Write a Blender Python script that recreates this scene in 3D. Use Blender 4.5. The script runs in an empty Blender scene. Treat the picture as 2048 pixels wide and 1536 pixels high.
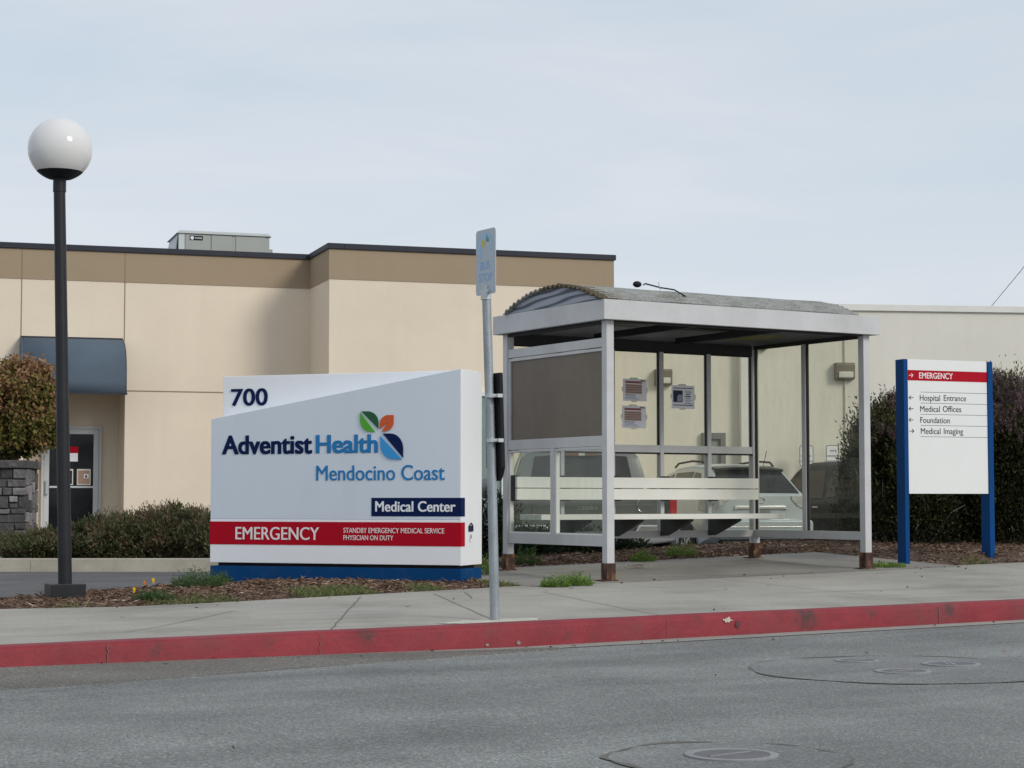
import bpy, math, random
import numpy as np
from mathutils import Vector, Matrix, noise as mnoise

SC = bpy.context.scene
COL = SC.collection
R = math.radians

# ------------------------------------------------------------------ camera
F = 3800.0                      # focal length in photo pixels (photo is 2048 wide)
CAMZ = 0.954
PITCH = math.atan(232.0 / F)
cam_d = bpy.data.cameras.new("camera")
cam_d.sensor_width = 36.0
cam_d.lens = 36.0 * F / 2048.0
cam_d.clip_start = 0.1
cam_d.clip_end = 3000.0
cam = bpy.data.objects.new("camera", cam_d)
COL.objects.link(cam)
cam.location = (0, 0, CAMZ)
cam.rotation_euler = (R(90) + PITCH, 0, 0)
SC.camera = cam

# ------------------------------------------------------------------ sky and sun
SUN_AZ = R(51)                  # from -Y (towards the camera) round to +X
SUN_EL = R(31)
sun_dir = Vector((math.sin(SUN_AZ) * math.cos(SUN_EL), -math.cos(SUN_AZ) * math.cos(SUN_EL), math.sin(SUN_EL)))
world = bpy.data.worlds.new("World")
SC.world = world
world.use_nodes = True
wn = world.node_tree.nodes; wl = world.node_tree.links
wn.clear()
w_out = wn.new("ShaderNodeOutputWorld")
w_bg = wn.new("ShaderNodeBackground"); w_bg.inputs[1].default_value = 0.1
w_sky = wn.new("ShaderNodeTexSky"); w_sky.sky_type = 'NISHITA'; w_sky.sun_disc = False
w_sky.sun_elevation = SUN_EL
w_sky.sun_rotation = math.pi - SUN_AZ
w_tc = wn.new("ShaderNodeTexCoord")
w_map = wn.new("ShaderNodeMapping"); w_map.inputs['Scale'].default_value = (1.6, 1.6, 9.0)
w_map.inputs['Rotation'].default_value = (0, R(4), R(20))
w_n = wn.new("ShaderNodeTexNoise"); w_n.inputs['Scale'].default_value = 1.7; w_n.inputs['Detail'].default_value = 5
w_n.inputs['Roughness'].default_value = 0.55; w_n.inputs['Distortion'].default_value = 0.5
w_ramp = wn.new("ShaderNodeValToRGB")
w_ramp.color_ramp.elements[0].position = 0.30; w_ramp.color_ramp.elements[0].color = (5.15, 5.85, 6.55, 1)
w_ramp.color_ramp.elements[1].position = 0.72; w_ramp.color_ramp.elements[1].color = (6.5, 6.65, 7.0, 1)
w_mix = wn.new("ShaderNodeMix"); w_mix.data_type = 'RGBA'; w_mix.inputs[0].default_value = 0.88
wl.new(w_tc.outputs['Generated'], w_map.inputs[0]); wl.new(w_map.outputs[0], w_n.inputs['Vector'])
wl.new(w_n.outputs[0], w_ramp.inputs[0])
wl.new(w_sky.outputs[0], w_mix.inputs[6]); wl.new(w_ramp.outputs[0], w_mix.inputs[7])
wl.new(w_mix.outputs[2], w_bg.inputs[0]); wl.new(w_bg.outputs[0], w_out.inputs[0])

sun_l = bpy.data.lights.new("sun", 'SUN'); sun_l.energy = 1.4; sun_l.angle = R(18); sun_l.color = (1.0, 0.94, 0.86)
sun = bpy.data.objects.new("sun", sun_l); COL.objects.link(sun)
sun.rotation_euler = sun_dir.to_track_quat('Z', 'Y').to_euler()
sun.location = (30, -25, 40)

SC.view_settings.view_transform = 'Standard'
SC.view_settings.look = 'None'
SC.view_settings.exposure = 0.27
SC.view_settings.gamma = 1.0
SC.cycles.max_bounces = 8
SC.cycles.transparent_max_bounces = 16

# ------------------------------------------------------------------ helpers: space
def ray(px, py):
    u = (px - 1024.0) / F; v = (768.0 - py) / F
    return Vector((u, math.cos(PITCH) - v * math.sin(PITCH), math.sin(PITCH) + v * math.cos(PITCH)))

def at(px, py, Y):
    d = ray(px, py)
    return Vector((0, 0, CAMZ)) + d * (Y / d.y)

def hit(px, py, loc, rot, yl):
    """local (x, z) of the point seen at a photo pixel on the plane y = yl of a frame at loc turned by rot"""
    n = Vector((-math.sin(rot), math.cos(rot), 0)); e = Vector((math.cos(rot), math.sin(rot), 0))
    p0 = Vector(loc) + n * yl
    d = ray(px, py); c = Vector((0, 0, CAMZ))
    t = (p0 - c).dot(n) / d.dot(n)
    q = c + d * t - Vector(loc)
    return q.dot(e), q.z

A = R(31.0)
E1 = Vector((math.cos(A), math.sin(A), 0)); E2 = Vector((-math.sin(A), math.cos(A), 0))
O = Vector((0, 12.38, 0))
def P(s, t, z=0.0):
    v = O + E1 * s + E2 * t
    return Vector((v.x, v.y, z))
def st(x, y):
    v = Vector((x, y, 0)) - O
    return v.dot(E1), v.dot(E2)
def clamp(v, a, b): return max(a, min(b, v))
def sm(v):
    v = clamp(v, 0, 1); return v * v * (3 - 2 * v)
def zg(s): return 0.0065 * clamp(s, 0, 12) + 0.006 * clamp(-s, 0, 6)
def G(s, t):
    return 0.15 + 0.0054 * clamp(s, -12, 20) + min(t, 5.5) * clamp(0.0125 + 0.0037 * s, -0.002, 0.042)
def Lz(s, t):
    k = sm((t - 3.4) / 6.0)
    return (G(s, 3.2) - 0.03) * (1 - k) + (-0.03 - 0.11 * sm((s * 0.857 - t * 0.515 + 1.0) / 1.8)) * k
def bed_back(s):
    # how far back the planting bed reaches
    if s < 2.0: return 4.7 + 0.5 * sm((s + 3.5) / 3.0) + 0.5 * sm((s - 0.0) / 2.0)
    return 5.7 + 1.3 * sm((s - 2.0) / 2.0)
def edge_t(s):
    # back edge of the pavement
    pts = [(-9, 4.4), (-3.6, 4.0), (-2.35, 3.42), (-1.38, 2.98), (1.86, 3.22), (2.3, 3.30), (20, 3.0)]
    for (a, ta), (b, tb) in zip(pts, pts[1:]):
        if s <= b:
            return ta + (tb - ta) * clamp((s - a) / (b - a), 0, 1)
    return 3.0
def M(s, t):
    """top of the mulch bed"""
    f = sm((t - edge_t(s)) / 0.35)
    bk = sm((bed_back(s) - t) / 0.5)
    lf = sm((s + 2.95 + 0.25 * (t - 3.4)) / 0.7)
    mound = 0.025 * math.exp(-((s + 0.4) ** 2) / 2.0) + 0.04 * math.exp(-((s - 8) ** 2) / 10)
    n = 0.018 * mnoise.noise((s * 1.7, t * 1.7, 3.1)) + 0.010 * mnoise.noise((s * 5, t * 5, 1.1))
    g = 1.0
    if 1.95 < s < 7.6: g = max(sm((t - 5.36) / 0.8), sm((s - 6.98) / 0.6), sm((2.25 - s) / 0.3))
    top = G(s, t) - 0.018 + f * (0.012 + 0.006 * g) + f * g * (0.004 + 0.03 * sm((s - 2.0) / 0.6) + mound + n)
    low = min(G(s, t), Lz(s, t)) - 0.06
    k = bk * lf
    return low + (top - low) * k

# ------------------------------------------------------------------ helpers: objects
def tag(o, label=None, cat=None, group=None, kind=None):
    if label: o['label'] = label
    if cat: o['category'] = cat
    if group: o['group'] = group
    if kind: o['kind'] = kind
    return o

def thing(name, label, cat, loc=(0, 0, 0), rotz=0.0, group=None):
    o = bpy.data.objects.new(name, None); COL.objects.link(o)
    o.location = loc; o.rotation_euler = (0, 0, rotz)
    o.empty_display_size = 0.2
    return tag(o, label, cat, group)

class MB:
    def __init__(self): self.v = []; self.f = []; self.mi = []
    def add(self, vs, fs, mi=0):
        b = len(self.v); self.v += [tuple(p) for p in vs]
        self.f += [tuple(i + b for i in q) for q in fs]; self.mi += [mi] * len(fs)
        return self
    def box(self, x0, x1, y0, y1, z0, z1, mi=0):
        vs = [(x0, y0, z0), (x1, y0, z0), (x1, y1, z0), (x0, y1, z0), (x0, y0, z1), (x1, y0, z1), (x1, y1, z1), (x0, y1, z1)]
        return self.add(vs, [(3, 2, 1, 0), (4, 5, 6, 7), (0, 1, 5, 4), (1, 2, 6, 5), (2, 3, 7, 6), (3, 0, 4, 7)], mi)
    def bar(self, p0, p1, w, h, up=(0, 0, 1), mi=0):
        p0 = Vector(p0); p1 = Vector(p1); d = (p1 - p0).normalized(); u = Vector(up)
        sdir = d.cross(u).normalized(); u = sdir.cross(d)
        a = sdir * w / 2; b = u * h / 2
        vs = [p0 - a - b, p0 + a - b, p0 + a + b, p0 - a + b, p1 - a - b, p1 + a - b, p1 + a + b, p1 - a + b]
        return self.add(vs, [(3, 2, 1, 0), (4, 5, 6, 7), (0, 1, 5, 4), (1, 2, 6, 5), (2, 3, 7, 6), (3, 0, 4, 7)], mi)
    def tube(self, pts, r, n=16, cap=True, mi=0):
        pts = [Vector(p) for p in pts]; rs = r if isinstance(r, (list, tuple)) else [r] * len(pts)
        vs = []; fs = []; prev = None
        for i, p in enumerate(pts):
            d = (pts[min(i + 1, len(pts) - 1)] - pts[max(i - 1, 0)]).normalized()
            if prev is None:
                prev = d.orthogonal().normalized()
            a = (prev - d * prev.dot(d)).normalized(); prev = a; b = d.cross(a)
            for k in range(n):
                t = 2 * math.pi * k / n
                vs.append(p + (a * math.cos(t) + b * math.sin(t)) * rs[i])
        for i in range(len(pts) - 1):
            for k in range(n):
                fs.append((i * n + k, i * n + (k + 1) % n, (i + 1) * n + (k + 1) % n, (i + 1) * n + k))
        if cap:
            fs.append(tuple(range(n - 1, -1, -1))); m = (len(pts) - 1) * n; fs.append(tuple(range(m, m + n)))
        return self.add(vs, fs, mi)
    def lathe(self, prof, n=32, c=(0, 0, 0), mi=0):
        """prof: (radius, z) pairs, about the z axis"""
        vs = []; fs = []
        for r, z in prof:
            for k in range(n):
                t = 2 * math.pi * k / n
                vs.append((c[0] + r * math.cos(t), c[1] + r * math.sin(t), c[2] + z))
        for i in range(len(prof) - 1):
            for k in range(n):
                fs.append((i * n + k, i * n + (k + 1) % n, (i + 1) * n + (k + 1) % n, (i + 1) * n + k))
        return self.add(vs, fs, mi)
    def prism(self, poly, axis, a, b, mi=0):
        """extrude a 2-D polygon along an axis from a to b; axis 'y' reads (x,z), 'x' reads (y,z), 'z' reads (x,y)"""
        def mk(p, w):
            return {'y': (p[0], w, p[1]), 'x': (w, p[0], p[1]), 'z': (p[0], p[1], w)}[axis]
        n = len(poly)
        vs = [mk(p, a) for p in poly] + [mk(p, b) for p in poly]
        fs = [tuple(range(n)), tuple(range(2 * n - 1, n - 1, -1))]
        for i in range(n):
            j = (i + 1) % n
            fs.append((j, i, i + n, j + n))
        return self.add(vs, fs, mi)
    def grid(self, fn, nu, nv, mi=0, close_u=False):
        b = [fn(i / (nu - 1), j / (nv - 1)) for i in range(nu) for j in range(nv)]
        fs = [(i * nv + j, i * nv + j + 1, (i + 1) * nv + j + 1, (i + 1) * nv + j) for i in range(nu - 1) for j in range(nv - 1)]
        return self.add(b, fs, mi)
    def ellipsoid(self, c, r, n=20, m=12, mi=0):
        vs = []; fs = []
        for i in range(m + 1):
            th = math.pi * i / m
            for k in range(n):
                ph = 2 * math.pi * k / n
                vs.append((c[0] + r[0] * math.sin(th) * math.cos(ph), c[1] + r[1] * math.sin(th) * math.sin(ph), c[2] + r[2] * math.cos(th)))
        for i in range(m):
            for k in range(n):
                fs.append((i * n + k, (i + 1) * n + k, (i + 1) * n + (k + 1) % n, i * n + (k + 1) % n))
        return self.add(vs, fs, mi)
    def build(self, name, mats, parent=None, bevel=0.0, smooth=False, loc=None, fix=True):
        me = bpy.data.meshes.new(name)
        me.from_pydata(self.v, [], self.f); me.validate()
        if not isinstance(mats, (list, tuple)): mats = [mats]
        for m in mats: me.materials.append(m)
        if len(mats) > 1 and len(me.polygons) == len(self.mi):
            me.polygons.foreach_set('material_index', self.mi)
        if fix:
            import bmesh
            bm = bmesh.new(); bm.from_mesh(me)
            bmesh.ops.recalc_face_normals(bm, faces=bm.faces[:])
            bm.to_mesh(me); bm.free()
        if smooth:
            me.polygons.foreach_set('use_smooth', [True] * len(me.polygons))
            if smooth != 'all': me.set_sharp_from_angle(angle=R(38))
        me.update()
        o = bpy.data.objects.new(name, me); COL.objects.link(o)
        if parent is not None: o.parent = parent
        if loc is not None: o.location = loc
        if bevel > 0:
            md = o.modifiers.new("bevel", 'BEVEL'); md.width = bevel; md.segments = 2; md.limit_method = 'ANGLE'
        return o

# ------------------------------------------------------------------ helpers: materials
def new_mat(name):
    m = bpy.data.materials.new(name); m.use_nodes = True
    nt = m.node_tree; nt.nodes.clear()
    out = nt.nodes.new("ShaderNodeOutputMaterial")
    return m, nt.nodes, nt.links, out

def ramp(nodes, stops):
    r = nodes.new("ShaderNodeValToRGB"); cr = r.color_ramp
    while len(cr.elements) < len(stops): cr.elements.new(0.5)
    for e, (p, c) in zip(cr.elements, stops):
        e.position = p; e.color = (c[0], c[1], c[2], 1) if not isinstance(c, float) else (c, c, c, 1)
    return r

def pmat(name, col, rough=0.6, metal=0.0, var=0.12, scale=3.0, bump=0.0, bscale=80.0, stretch=(1, 1, 1), rot=0.0,
         speck=0.0, sscale=200.0, dirt=None, dirt_amt=0.3, dirt_scale=1.5, spec=0.4, coat=0.0):
    """plain surface with large soft variation, optional fine speckle, optional dirt patches and bump"""
    m, N, L, out = new_mat(name)
    b = N.new("ShaderNodeBsdfPrincipled"); L.new(b.outputs[0], out.inputs[0])
    b.inputs['Roughness'].default_value = rough; b.inputs['Metallic'].default_value = metal
    b.inputs['Specular IOR Level'].default_value = spec; b.inputs['Coat Weight'].default_value = coat
    tc = N.new("ShaderNodeTexCoord"); mp = N.new("ShaderNodeMapping")
    L.new(tc.outputs['Object'], mp.inputs[0]); mp.inputs['Scale'].default_value = stretch; mp.inputs['Rotation'].default_value = (0, 0, rot)
    n1 = N.new("ShaderNodeTexNoise"); n1.inputs['Scale'].default_value = scale; n1.inputs['Detail'].default_value = 6; n1.inputs['Roughness'].default_value = 0.6
    L.new(mp.outputs[0], n1.inputs['Vector'])
    r1 = ramp(N, [(0.25, tuple(c * (1 - var) for c in col)), (0.75, tuple(min(1, c * (1 + var)) for c in col))])
    L.new(n1.outputs[0], r1.inputs[0]); cur = r1.outputs[0]
    if speck > 0:
        n2 = N.new("ShaderNodeTexNoise"); n2.inputs['Scale'].default_value = sscale; n2.inputs['Detail'].default_value = 2
        L.new(tc.outputs['Object'], n2.inputs['Vector'])
        r2 = ramp(N, [(0.3, 1.0 - speck), (0.7, 1.0 + speck)])
        L.new(n2.outputs[0], r2.inputs[0])
        mx = N.new("ShaderNodeMix"); mx.data_type = 'RGBA'; mx.blend_type = 'MULTIPLY'; mx.inputs[0].default_value = 1
        L.new(cur, mx.inputs[6]); L.new(r2.outputs[0], mx.inputs[7]); cur = mx.outputs[2]
    if dirt is not None:
        n3 = N.new("ShaderNodeTexNoise"); n3.inputs['Scale'].default_value = dirt_scale; n3.inputs['Detail'].default_value = 8; n3.inputs['Roughness'].default_value = 0.65
        L.new(mp.outputs[0], n3.inputs['Vector'])
        r3 = ramp(N, [(0.5, 0.0), (0.72, float(dirt_amt))]); L.new(n3.outputs[0], r3.inputs[0])
        mx = N.new("ShaderNodeMix"); mx.data_type = 'RGBA'; L.new(r3.outputs[0], mx.inputs[0])
        L.new(cur, mx.inputs[6]); mx.inputs[7].default_value = (*dirt, 1); cur = mx.outputs[2]
    L.new(cur, b.inputs['Base Color'])
    if bump > 0:
        nb = N.new("ShaderNodeTexNoise"); nb.inputs['Scale'].default_value = bscale; nb.inputs['Detail'].default_value = 4
        L.new(tc.outputs['Object'], nb.inputs['Vector'])
        bp = N.new("ShaderNodeBump"); bp.inputs['Strength'].default_value = bump; bp.inputs['Distance'].default_value = 0.01
        L.new(nb.outputs[0], bp.inputs['Height']); L.new(bp.outputs[0], b.inputs['Normal'])
    return m

def glass_mat(name, tint=(0.86, 0.87, 0.82), dirt=0.08, dirt_col=(0.55, 0.53, 0.47)):
    m, N, L, out = new_mat(name)
    tr = N.new("ShaderNodeBsdfTransparent"); tr.inputs[0].default_value = (*tint, 1)
    gl = N.new("ShaderNodeBsdfGlossy"); gl.inputs['Roughness'].default_value = 0.02; gl.inputs[0].default_value = (0.9, 0.93, 0.95, 1)
    lw = N.new("ShaderNodeLayerWeight"); lw.inputs[0].default_value = 0.5
    pw = N.new("ShaderNodeMath"); pw.operation = 'POWER'; pw.inputs[1].default_value = 4.0; L.new(lw.outputs['Facing'], pw.inputs[0])
    fr = N.new("ShaderNodeMath"); fr.operation = 'MULTIPLY_ADD'; fr.inputs[1].default_value = 0.40; fr.inputs[2].default_value = 0.012; L.new(pw.outputs[0], fr.inputs[0])
    m1 = N.new("ShaderNodeMixShader"); L.new(fr.outputs[0], m1.inputs[0]); L.new(tr.outputs[0], m1.inputs[1]); L.new(gl.outputs[0], m1.inputs[2])
    df = N.new("ShaderNodeBsdfDiffuse"); df.inputs[0].default_value = (*dirt_col, 1)
    tc = N.new("ShaderNodeTexCoord"); mp = N.new("ShaderNodeMapping"); mp.inputs['Scale'].default_value = (3, 3, 0.8)
    n = N.new("ShaderNodeTexNoise"); n.inputs['Scale'].default_value = 3.0; n.inputs['Detail'].default_value = 8; n.inputs['Roughness'].default_value = 0.7
    L.new(tc.outputs['Object'], mp.inputs[0]); L.new(mp.outputs[0], n.inputs['Vector'])
    r = ramp(N, [(0.35, dirt * 0.35), (0.75, float(dirt * 2.2))]); L.new(n.outputs[0], r.inputs[0])
    m2 = N.new("ShaderNodeMixShader"); L.new(r.outputs[0], m2.inputs[0]); L.new(m1.outputs[0], m2.inputs[1]); L.new(df.outputs[0], m2.inputs[2])
    L.new(m2.outputs[0], out.inputs[0])
    return m

def leaf_mat(name, stops, rough=0.6, trans=0.25):
    """foliage: every leaf has its own 'tint' value that picks a colour"""
    m, N, L, out = new_mat(name)
    a = N.new("ShaderNodeAttribute"); a.attribute_name = 'tint'
    r = ramp(N, stops); L.new(a.outputs['Fac'], r.inputs[0])
    b = N.new("ShaderNodeBsdfPrincipled"); b.inputs['Roughness'].default_value = rough; b.inputs['Specular IOR Level'].default_value = 0.12
    L.new(r.outputs[0], b.inputs['Base Color'])
    t = N.new("ShaderNodeBsdfTranslucent"); L.new(r.outputs[0], t.inputs[0])
    mx = N.new("ShaderNodeMixShader"); mx.inputs[0].default_value = trans
    L.new(b.outputs[0], mx.inputs[1]); L.new(t.outputs[0], mx.inputs[2]); L.new(mx.outputs[0], out.inputs[0])
    return m

# ------------------------------------------------------------------ helpers: lettering
_txt = {}
def _text_raw(s, res=5):
    key = s
    if key in _txt: return _txt[key]
    c = bpy.data.curves.new("lettering_source", 'FONT'); c.body = s; c.size = 1.0; c.resolution_u = res; c.fill_mode = 'FRONT'
    o = bpy.data.objects.new("lettering_source", c); COL.objects.link(o)
    bpy.context.view_layer.update()
    dg = bpy.context.evaluated_depsgraph_get()
    me = bpy.data.meshes.new_from_object(o.evaluated_get(dg))
    vs = np.array([v.co[:] for v in me.vertices]); fs = [tuple(p.vertices) for p in me.polygons]
    bpy.data.objects.remove(o); bpy.data.curves.remove(c); bpy.data.meshes.remove(me)
    _txt[key] = (vs, fs); return _txt[key]

def add_text(mb, s, x0, x1, z0, z1, y, bold=0.0, thick=0.004, mi=0, shear=0.0):
    """ink of s fitted to the local box x0..x1, z0..z1 on the plane y, raised towards -y"""
    vs, fs = _text_raw(s)
    lo = vs.min(0); hi = vs.max(0)
    # heavier strokes: several copies of the outline side by side, each a hair deeper
    k = max(1, int(math.ceil(bold / 0.022))) if bold > 0 else 0
    offs = [((i / k) - 0.5, 0.0) for i in range(k + 1)] if k else [(0, 0)]
    if bold > 0.03: offs += [((i / k) - 0.5, e) for i in range(k + 1) for e in (-0.4, 0.4)]
    ex = (x1 - x0) / (hi[0] - lo[0]) * bold; ez = (z1 - z0) / (hi[1] - lo[1]) * bold * 0.7
    for j, (ox, oz) in enumerate(offs):
        _add_glyphs(mb, vs, fs, x0 + ex / 2 + ox * ex, x1 - ex / 2 + ox * ex, z0 + (ez * 0.4 if bold > 0.03 else 0) + oz * ez, z1 - (ez * 0.4 if bold > 0.03 else 0) + oz * ez, y, thick - 0.00025 * j, mi, shear)

def _add_glyphs(mb, vs, fs, x0, x1, z0, z1, y, thick, mi, shear):
    lo = vs.min(0); hi = vs.max(0)
    X = x0 + (vs[:, 0] - lo[0]) / (hi[0] - lo[0]) * (x1 - x0)
    Z = z0 + (vs[:, 1] - lo[1]) / (hi[1] - lo[1]) * (z1 - z0) + shear * (X - x0)
    n = len(vs)
    front = [(X[i], y - thick, Z[i]) for i in range(n)]; back = [(X[i], y, Z[i]) for i in range(n)]
    # side walls from boundary edges
    cnt = {}
    for f in fs:
        for a, b in zip(f, f[1:] + f[:1]):
            cnt[(a, b)] = cnt.get((a, b), 0) + 1
    sides = [(a, b, b + n, a + n) for (a, b) in cnt if (b, a) not in cnt]
    mb.add(front + back, list(fs) + sides, mi)

# ------------------------------------------------------------------ helpers: foliage
def unit(v): return v / np.maximum(np.linalg.norm(v, axis=-1, keepdims=True), 1e-9)

def leaves(name, pos, axis, size, width, mat, parent, rng, tint, fold=0.25):
    """one mesh of small pointed leaves; axis = direction of each leaf"""
    n = len(pos); axis = unit(axis)
    side = unit(np.cross(axis, unit(rng.normal(size=(n, 3)))))
    nor = np.cross(side, axis)
    size = np.asarray(size).reshape(-1, 1) * np.ones((n, 1)); width = np.asarray(width).reshape(-1, 1) * np.ones((n, 1))
    base = pos; tip = pos + axis * size
    mid = pos + axis * size * 0.45
    l = mid + side * width * 0.5 + nor * width * fold; r = mid - side * width * 0.5 + nor * width * fold
    V = np.stack([base, l, tip, r], 1).reshape(-1, 3)
    me = bpy.data.meshes.new(name)
    me.vertices.add(4 * n); me.vertices.foreach_set('co', V.ravel())
    me.loops.add(4 * n); me.loops.foreach_set('vertex_index', np.arange(4 * n, dtype=np.int32))
    me.polygons.add(n); me.polygons.foreach_set('loop_start', np.arange(0, 4 * n, 4, dtype=np.int32))
    try: me.polygons.foreach_set('loop_total', np.full(n, 4, dtype=np.int32))
    except Exception: pass
    at_ = me.attributes.new('tint', 'FLOAT', 'FACE'); at_.data.foreach_set('value', np.clip(tint, 0, 1).astype(np.float32))
    me.materials.append(mat); me.update(calc_edges=True); me.validate()
    o = bpy.data.objects.new(name, me); COL.objects.link(o)
    if parent is not None: o.parent = parent
    return o

def crown_points(rng, rad, n, nclump, clump=0.28, zmin=-0.5, inner=0.3, lump=0.18, seed=0, skirt=0.0):
    """points of a lumpy crown of radii rad: clumps near the surface and looser fill inside; returns pos, out-direction, clump value"""
    rad = np.array(rad)
    d = unit(rng.normal(size=(nclump * 4, 3))); d = d[d[:, 2] > zmin][:nclump]
    lumps = np.array([1 + lump * mnoise.noise((float(v[0]) * 1.8 + seed, float(v[1]) * 1.8, float(v[2]) * 1.8)) * 1.6 for v in d])
    rr = lumps * rng.uniform(0.68, 0.98, len(d))
    cc = d * rr[:, None] * rad
    cv = rng.uniform(0, 1, len(d))
    k = rng.integers(0, len(d), n)
    g = rng.normal(size=(n, 3)) * clump * 0.5
    pos = cc[k] + g * rad.mean()
    shrink = np.ones(n); ins = rng.uniform(size=n) < inner
    shrink[ins] = rng.uniform(0.35, 0.9, ins.sum())
    pos *= shrink[:, None]
    if skirt:
        zz = np.clip(-pos[:, 2] / rad[2], 0, 0.97); pos[:, :2] *= (1 + skirt * (1 / np.sqrt(1 - zz ** 2) - 1))[:, None]
    out = unit(pos / rad * 0.7 + unit(g) * 0.8)
    return pos, out, cv[k]
# ================================================================== materials
def streak_wall(name, col, low, var=0.05):
    """painted stucco: faint mottling, rain streaks and fine grain"""
    m, N, L, out = new_mat(name)
    b = N.new("ShaderNodeBsdfPrincipled"); L.new(b.outputs[0], out.inputs[0]); b.inputs['Roughness'].default_value = 0.85; b.inputs['Specular IOR Level'].default_value = 0.2
    tc = N.new("ShaderNodeTexCoord")
    n1 = N.new("ShaderNodeTexNoise"); n1.inputs['Scale'].default_value = 0.5; n1.inputs['Detail'].default_value = 7; n1.inputs['Roughness'].default_value = 0.6
    L.new(tc.outputs['Object'], n1.inputs['Vector'])
    r1 = ramp(N, [(0.3, tuple(c * (1 - var) for c in col)), (0.7, tuple(c * (1 + var) for c in col))]); L.new(n1.outputs[0], r1.inputs[0])
    mp = N.new("ShaderNodeMapping"); mp.inputs['Scale'].default_value = (2.5, 2.5, 0.12); L.new(tc.outputs['Object'], mp.inputs[0])
    n2 = N.new("ShaderNodeTexNoise"); n2.inputs['Scale'].default_value = 1.6; n2.inputs['Detail'].default_value = 6; L.new(mp.outputs[0], n2.inputs['Vector'])
    r2 = ramp(N, [(0.5, 0.0), (0.78, 0.22)]); L.new(n2.outputs[0], r2.inputs[0])
    mx = N.new("ShaderNodeMix"); mx.data_type = 'RGBA'; L.new(r2.outputs[0], mx.inputs[0]); L.new(r1.outputs[0], mx.inputs[6]); mx.inputs[7].default_value = (*low, 1)
    L.new(mx.outputs[2], b.inputs['Base Color'])
    nb = N.new("ShaderNodeTexNoise"); nb.inputs['Scale'].default_value = 45; nb.inputs['Detail'].default_value = 3; L.new(tc.outputs['Object'], nb.inputs['Vector'])
    bp = N.new("ShaderNodeBump"); bp.inputs['Strength'].default_value = 0.25; bp.inputs['Distance'].default_value = 0.01
    L.new(nb.outputs[0], bp.inputs['Height']); L.new(bp.outputs[0], b.inputs['Normal'])
    return m

def asphalt(name, col, tone=0.25, brown=None):
    m, N, L, out = new_mat(name)
    b = N.new("ShaderNodeBsdfPrincipled"); L.new(b.outputs[0], out.inputs[0]); b.inputs['Roughness'].default_value = 0.85; b.inputs['Specular IOR Level'].default_value = 0.3
    tc = N.new("ShaderNodeTexCoord")
    v = N.new("ShaderNodeTexVoronoi"); v.inputs['Scale'].default_value = 105; L.new(tc.outputs['Object'], v.inputs['Vector'])
    n0 = N.new("ShaderNodeTexNoise"); n0.inputs['Scale'].default_value = 90; n0.inputs['Detail'].default_value = 5; n0.inputs['Roughness'].default_value = 0.75; L.new(tc.outputs['Object'], n0.inputs['Vector'])
    rs = ramp(N, [(0.30, 1 - tone * 1.5), (0.5, 1.0), (0.70, 1 + tone * 1.9)]); L.new(n0.outputs[0], rs.inputs[0])
    sep = N.new("ShaderNodeSeparateColor"); L.new(v.outputs['Color'], sep.inputs[0])
    rv = ramp(N, [(0.0, 0.78), (0.7, 1.0), (1.0, 1.5)]); L.new(sep.outputs[0], rv.inputs[0])
    mp = N.new("ShaderNodeMapping"); mp.inputs['Rotation'].default_value = (0, 0, -A); L.new(tc.outputs['Object'], mp.inputs[0])
    mp2 = N.new("ShaderNodeMapping"); mp2.inputs['Scale'].default_value = (0.12, 1.0, 1.0); L.new(mp.outputs[0], mp2.inputs[0])
    n1 = N.new("ShaderNodeTexNoise"); n1.inputs['Scale'].default_value = 1.3; n1.inputs['Detail'].default_value = 6; L.new(mp2.outputs[0], n1.inputs['Vector'])
    r1 = ramp(N, [(0.3, tuple(c * 0.74 for c in col)), (0.7, tuple(c * 1.14 for c in col))]); L.new(n1.outputs[0], r1.inputs[0])
    n2 = N.new("ShaderNodeTexNoise"); n2.inputs['Scale'].default_value = 1.1; n2.inputs['Detail'].default_value = 8; L.new(tc.outputs['Object'], n2.inputs['Vector'])
    r2 = ramp(N, [(0.3, 0.80), (0.7, 1.14)]); L.new(n2.outputs[0], r2.inputs[0])
    cur = r1.outputs[0]
    for s in (rs, rv, r2):
        mx = N.new("ShaderNodeMix"); mx.data_type = 'RGBA'; mx.blend_type = 'MULTIPLY'; mx.inputs[0].default_value = 1
        L.new(cur, mx.inputs[6]); L.new(s.outputs[0], mx.inputs[7]); cur = mx.outputs[2]
    L.new(cur, b.inputs['Base Color'])
    bp = N.new("ShaderNodeBump"); bp.inputs['Strength'].default_value = 0.5; bp.inputs['Distance'].default_value = 0.006
    L.new(n0.outputs[0], bp.inputs['Height']); L.new(bp.outputs[0], b.inputs['Normal'])
    return m

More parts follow.
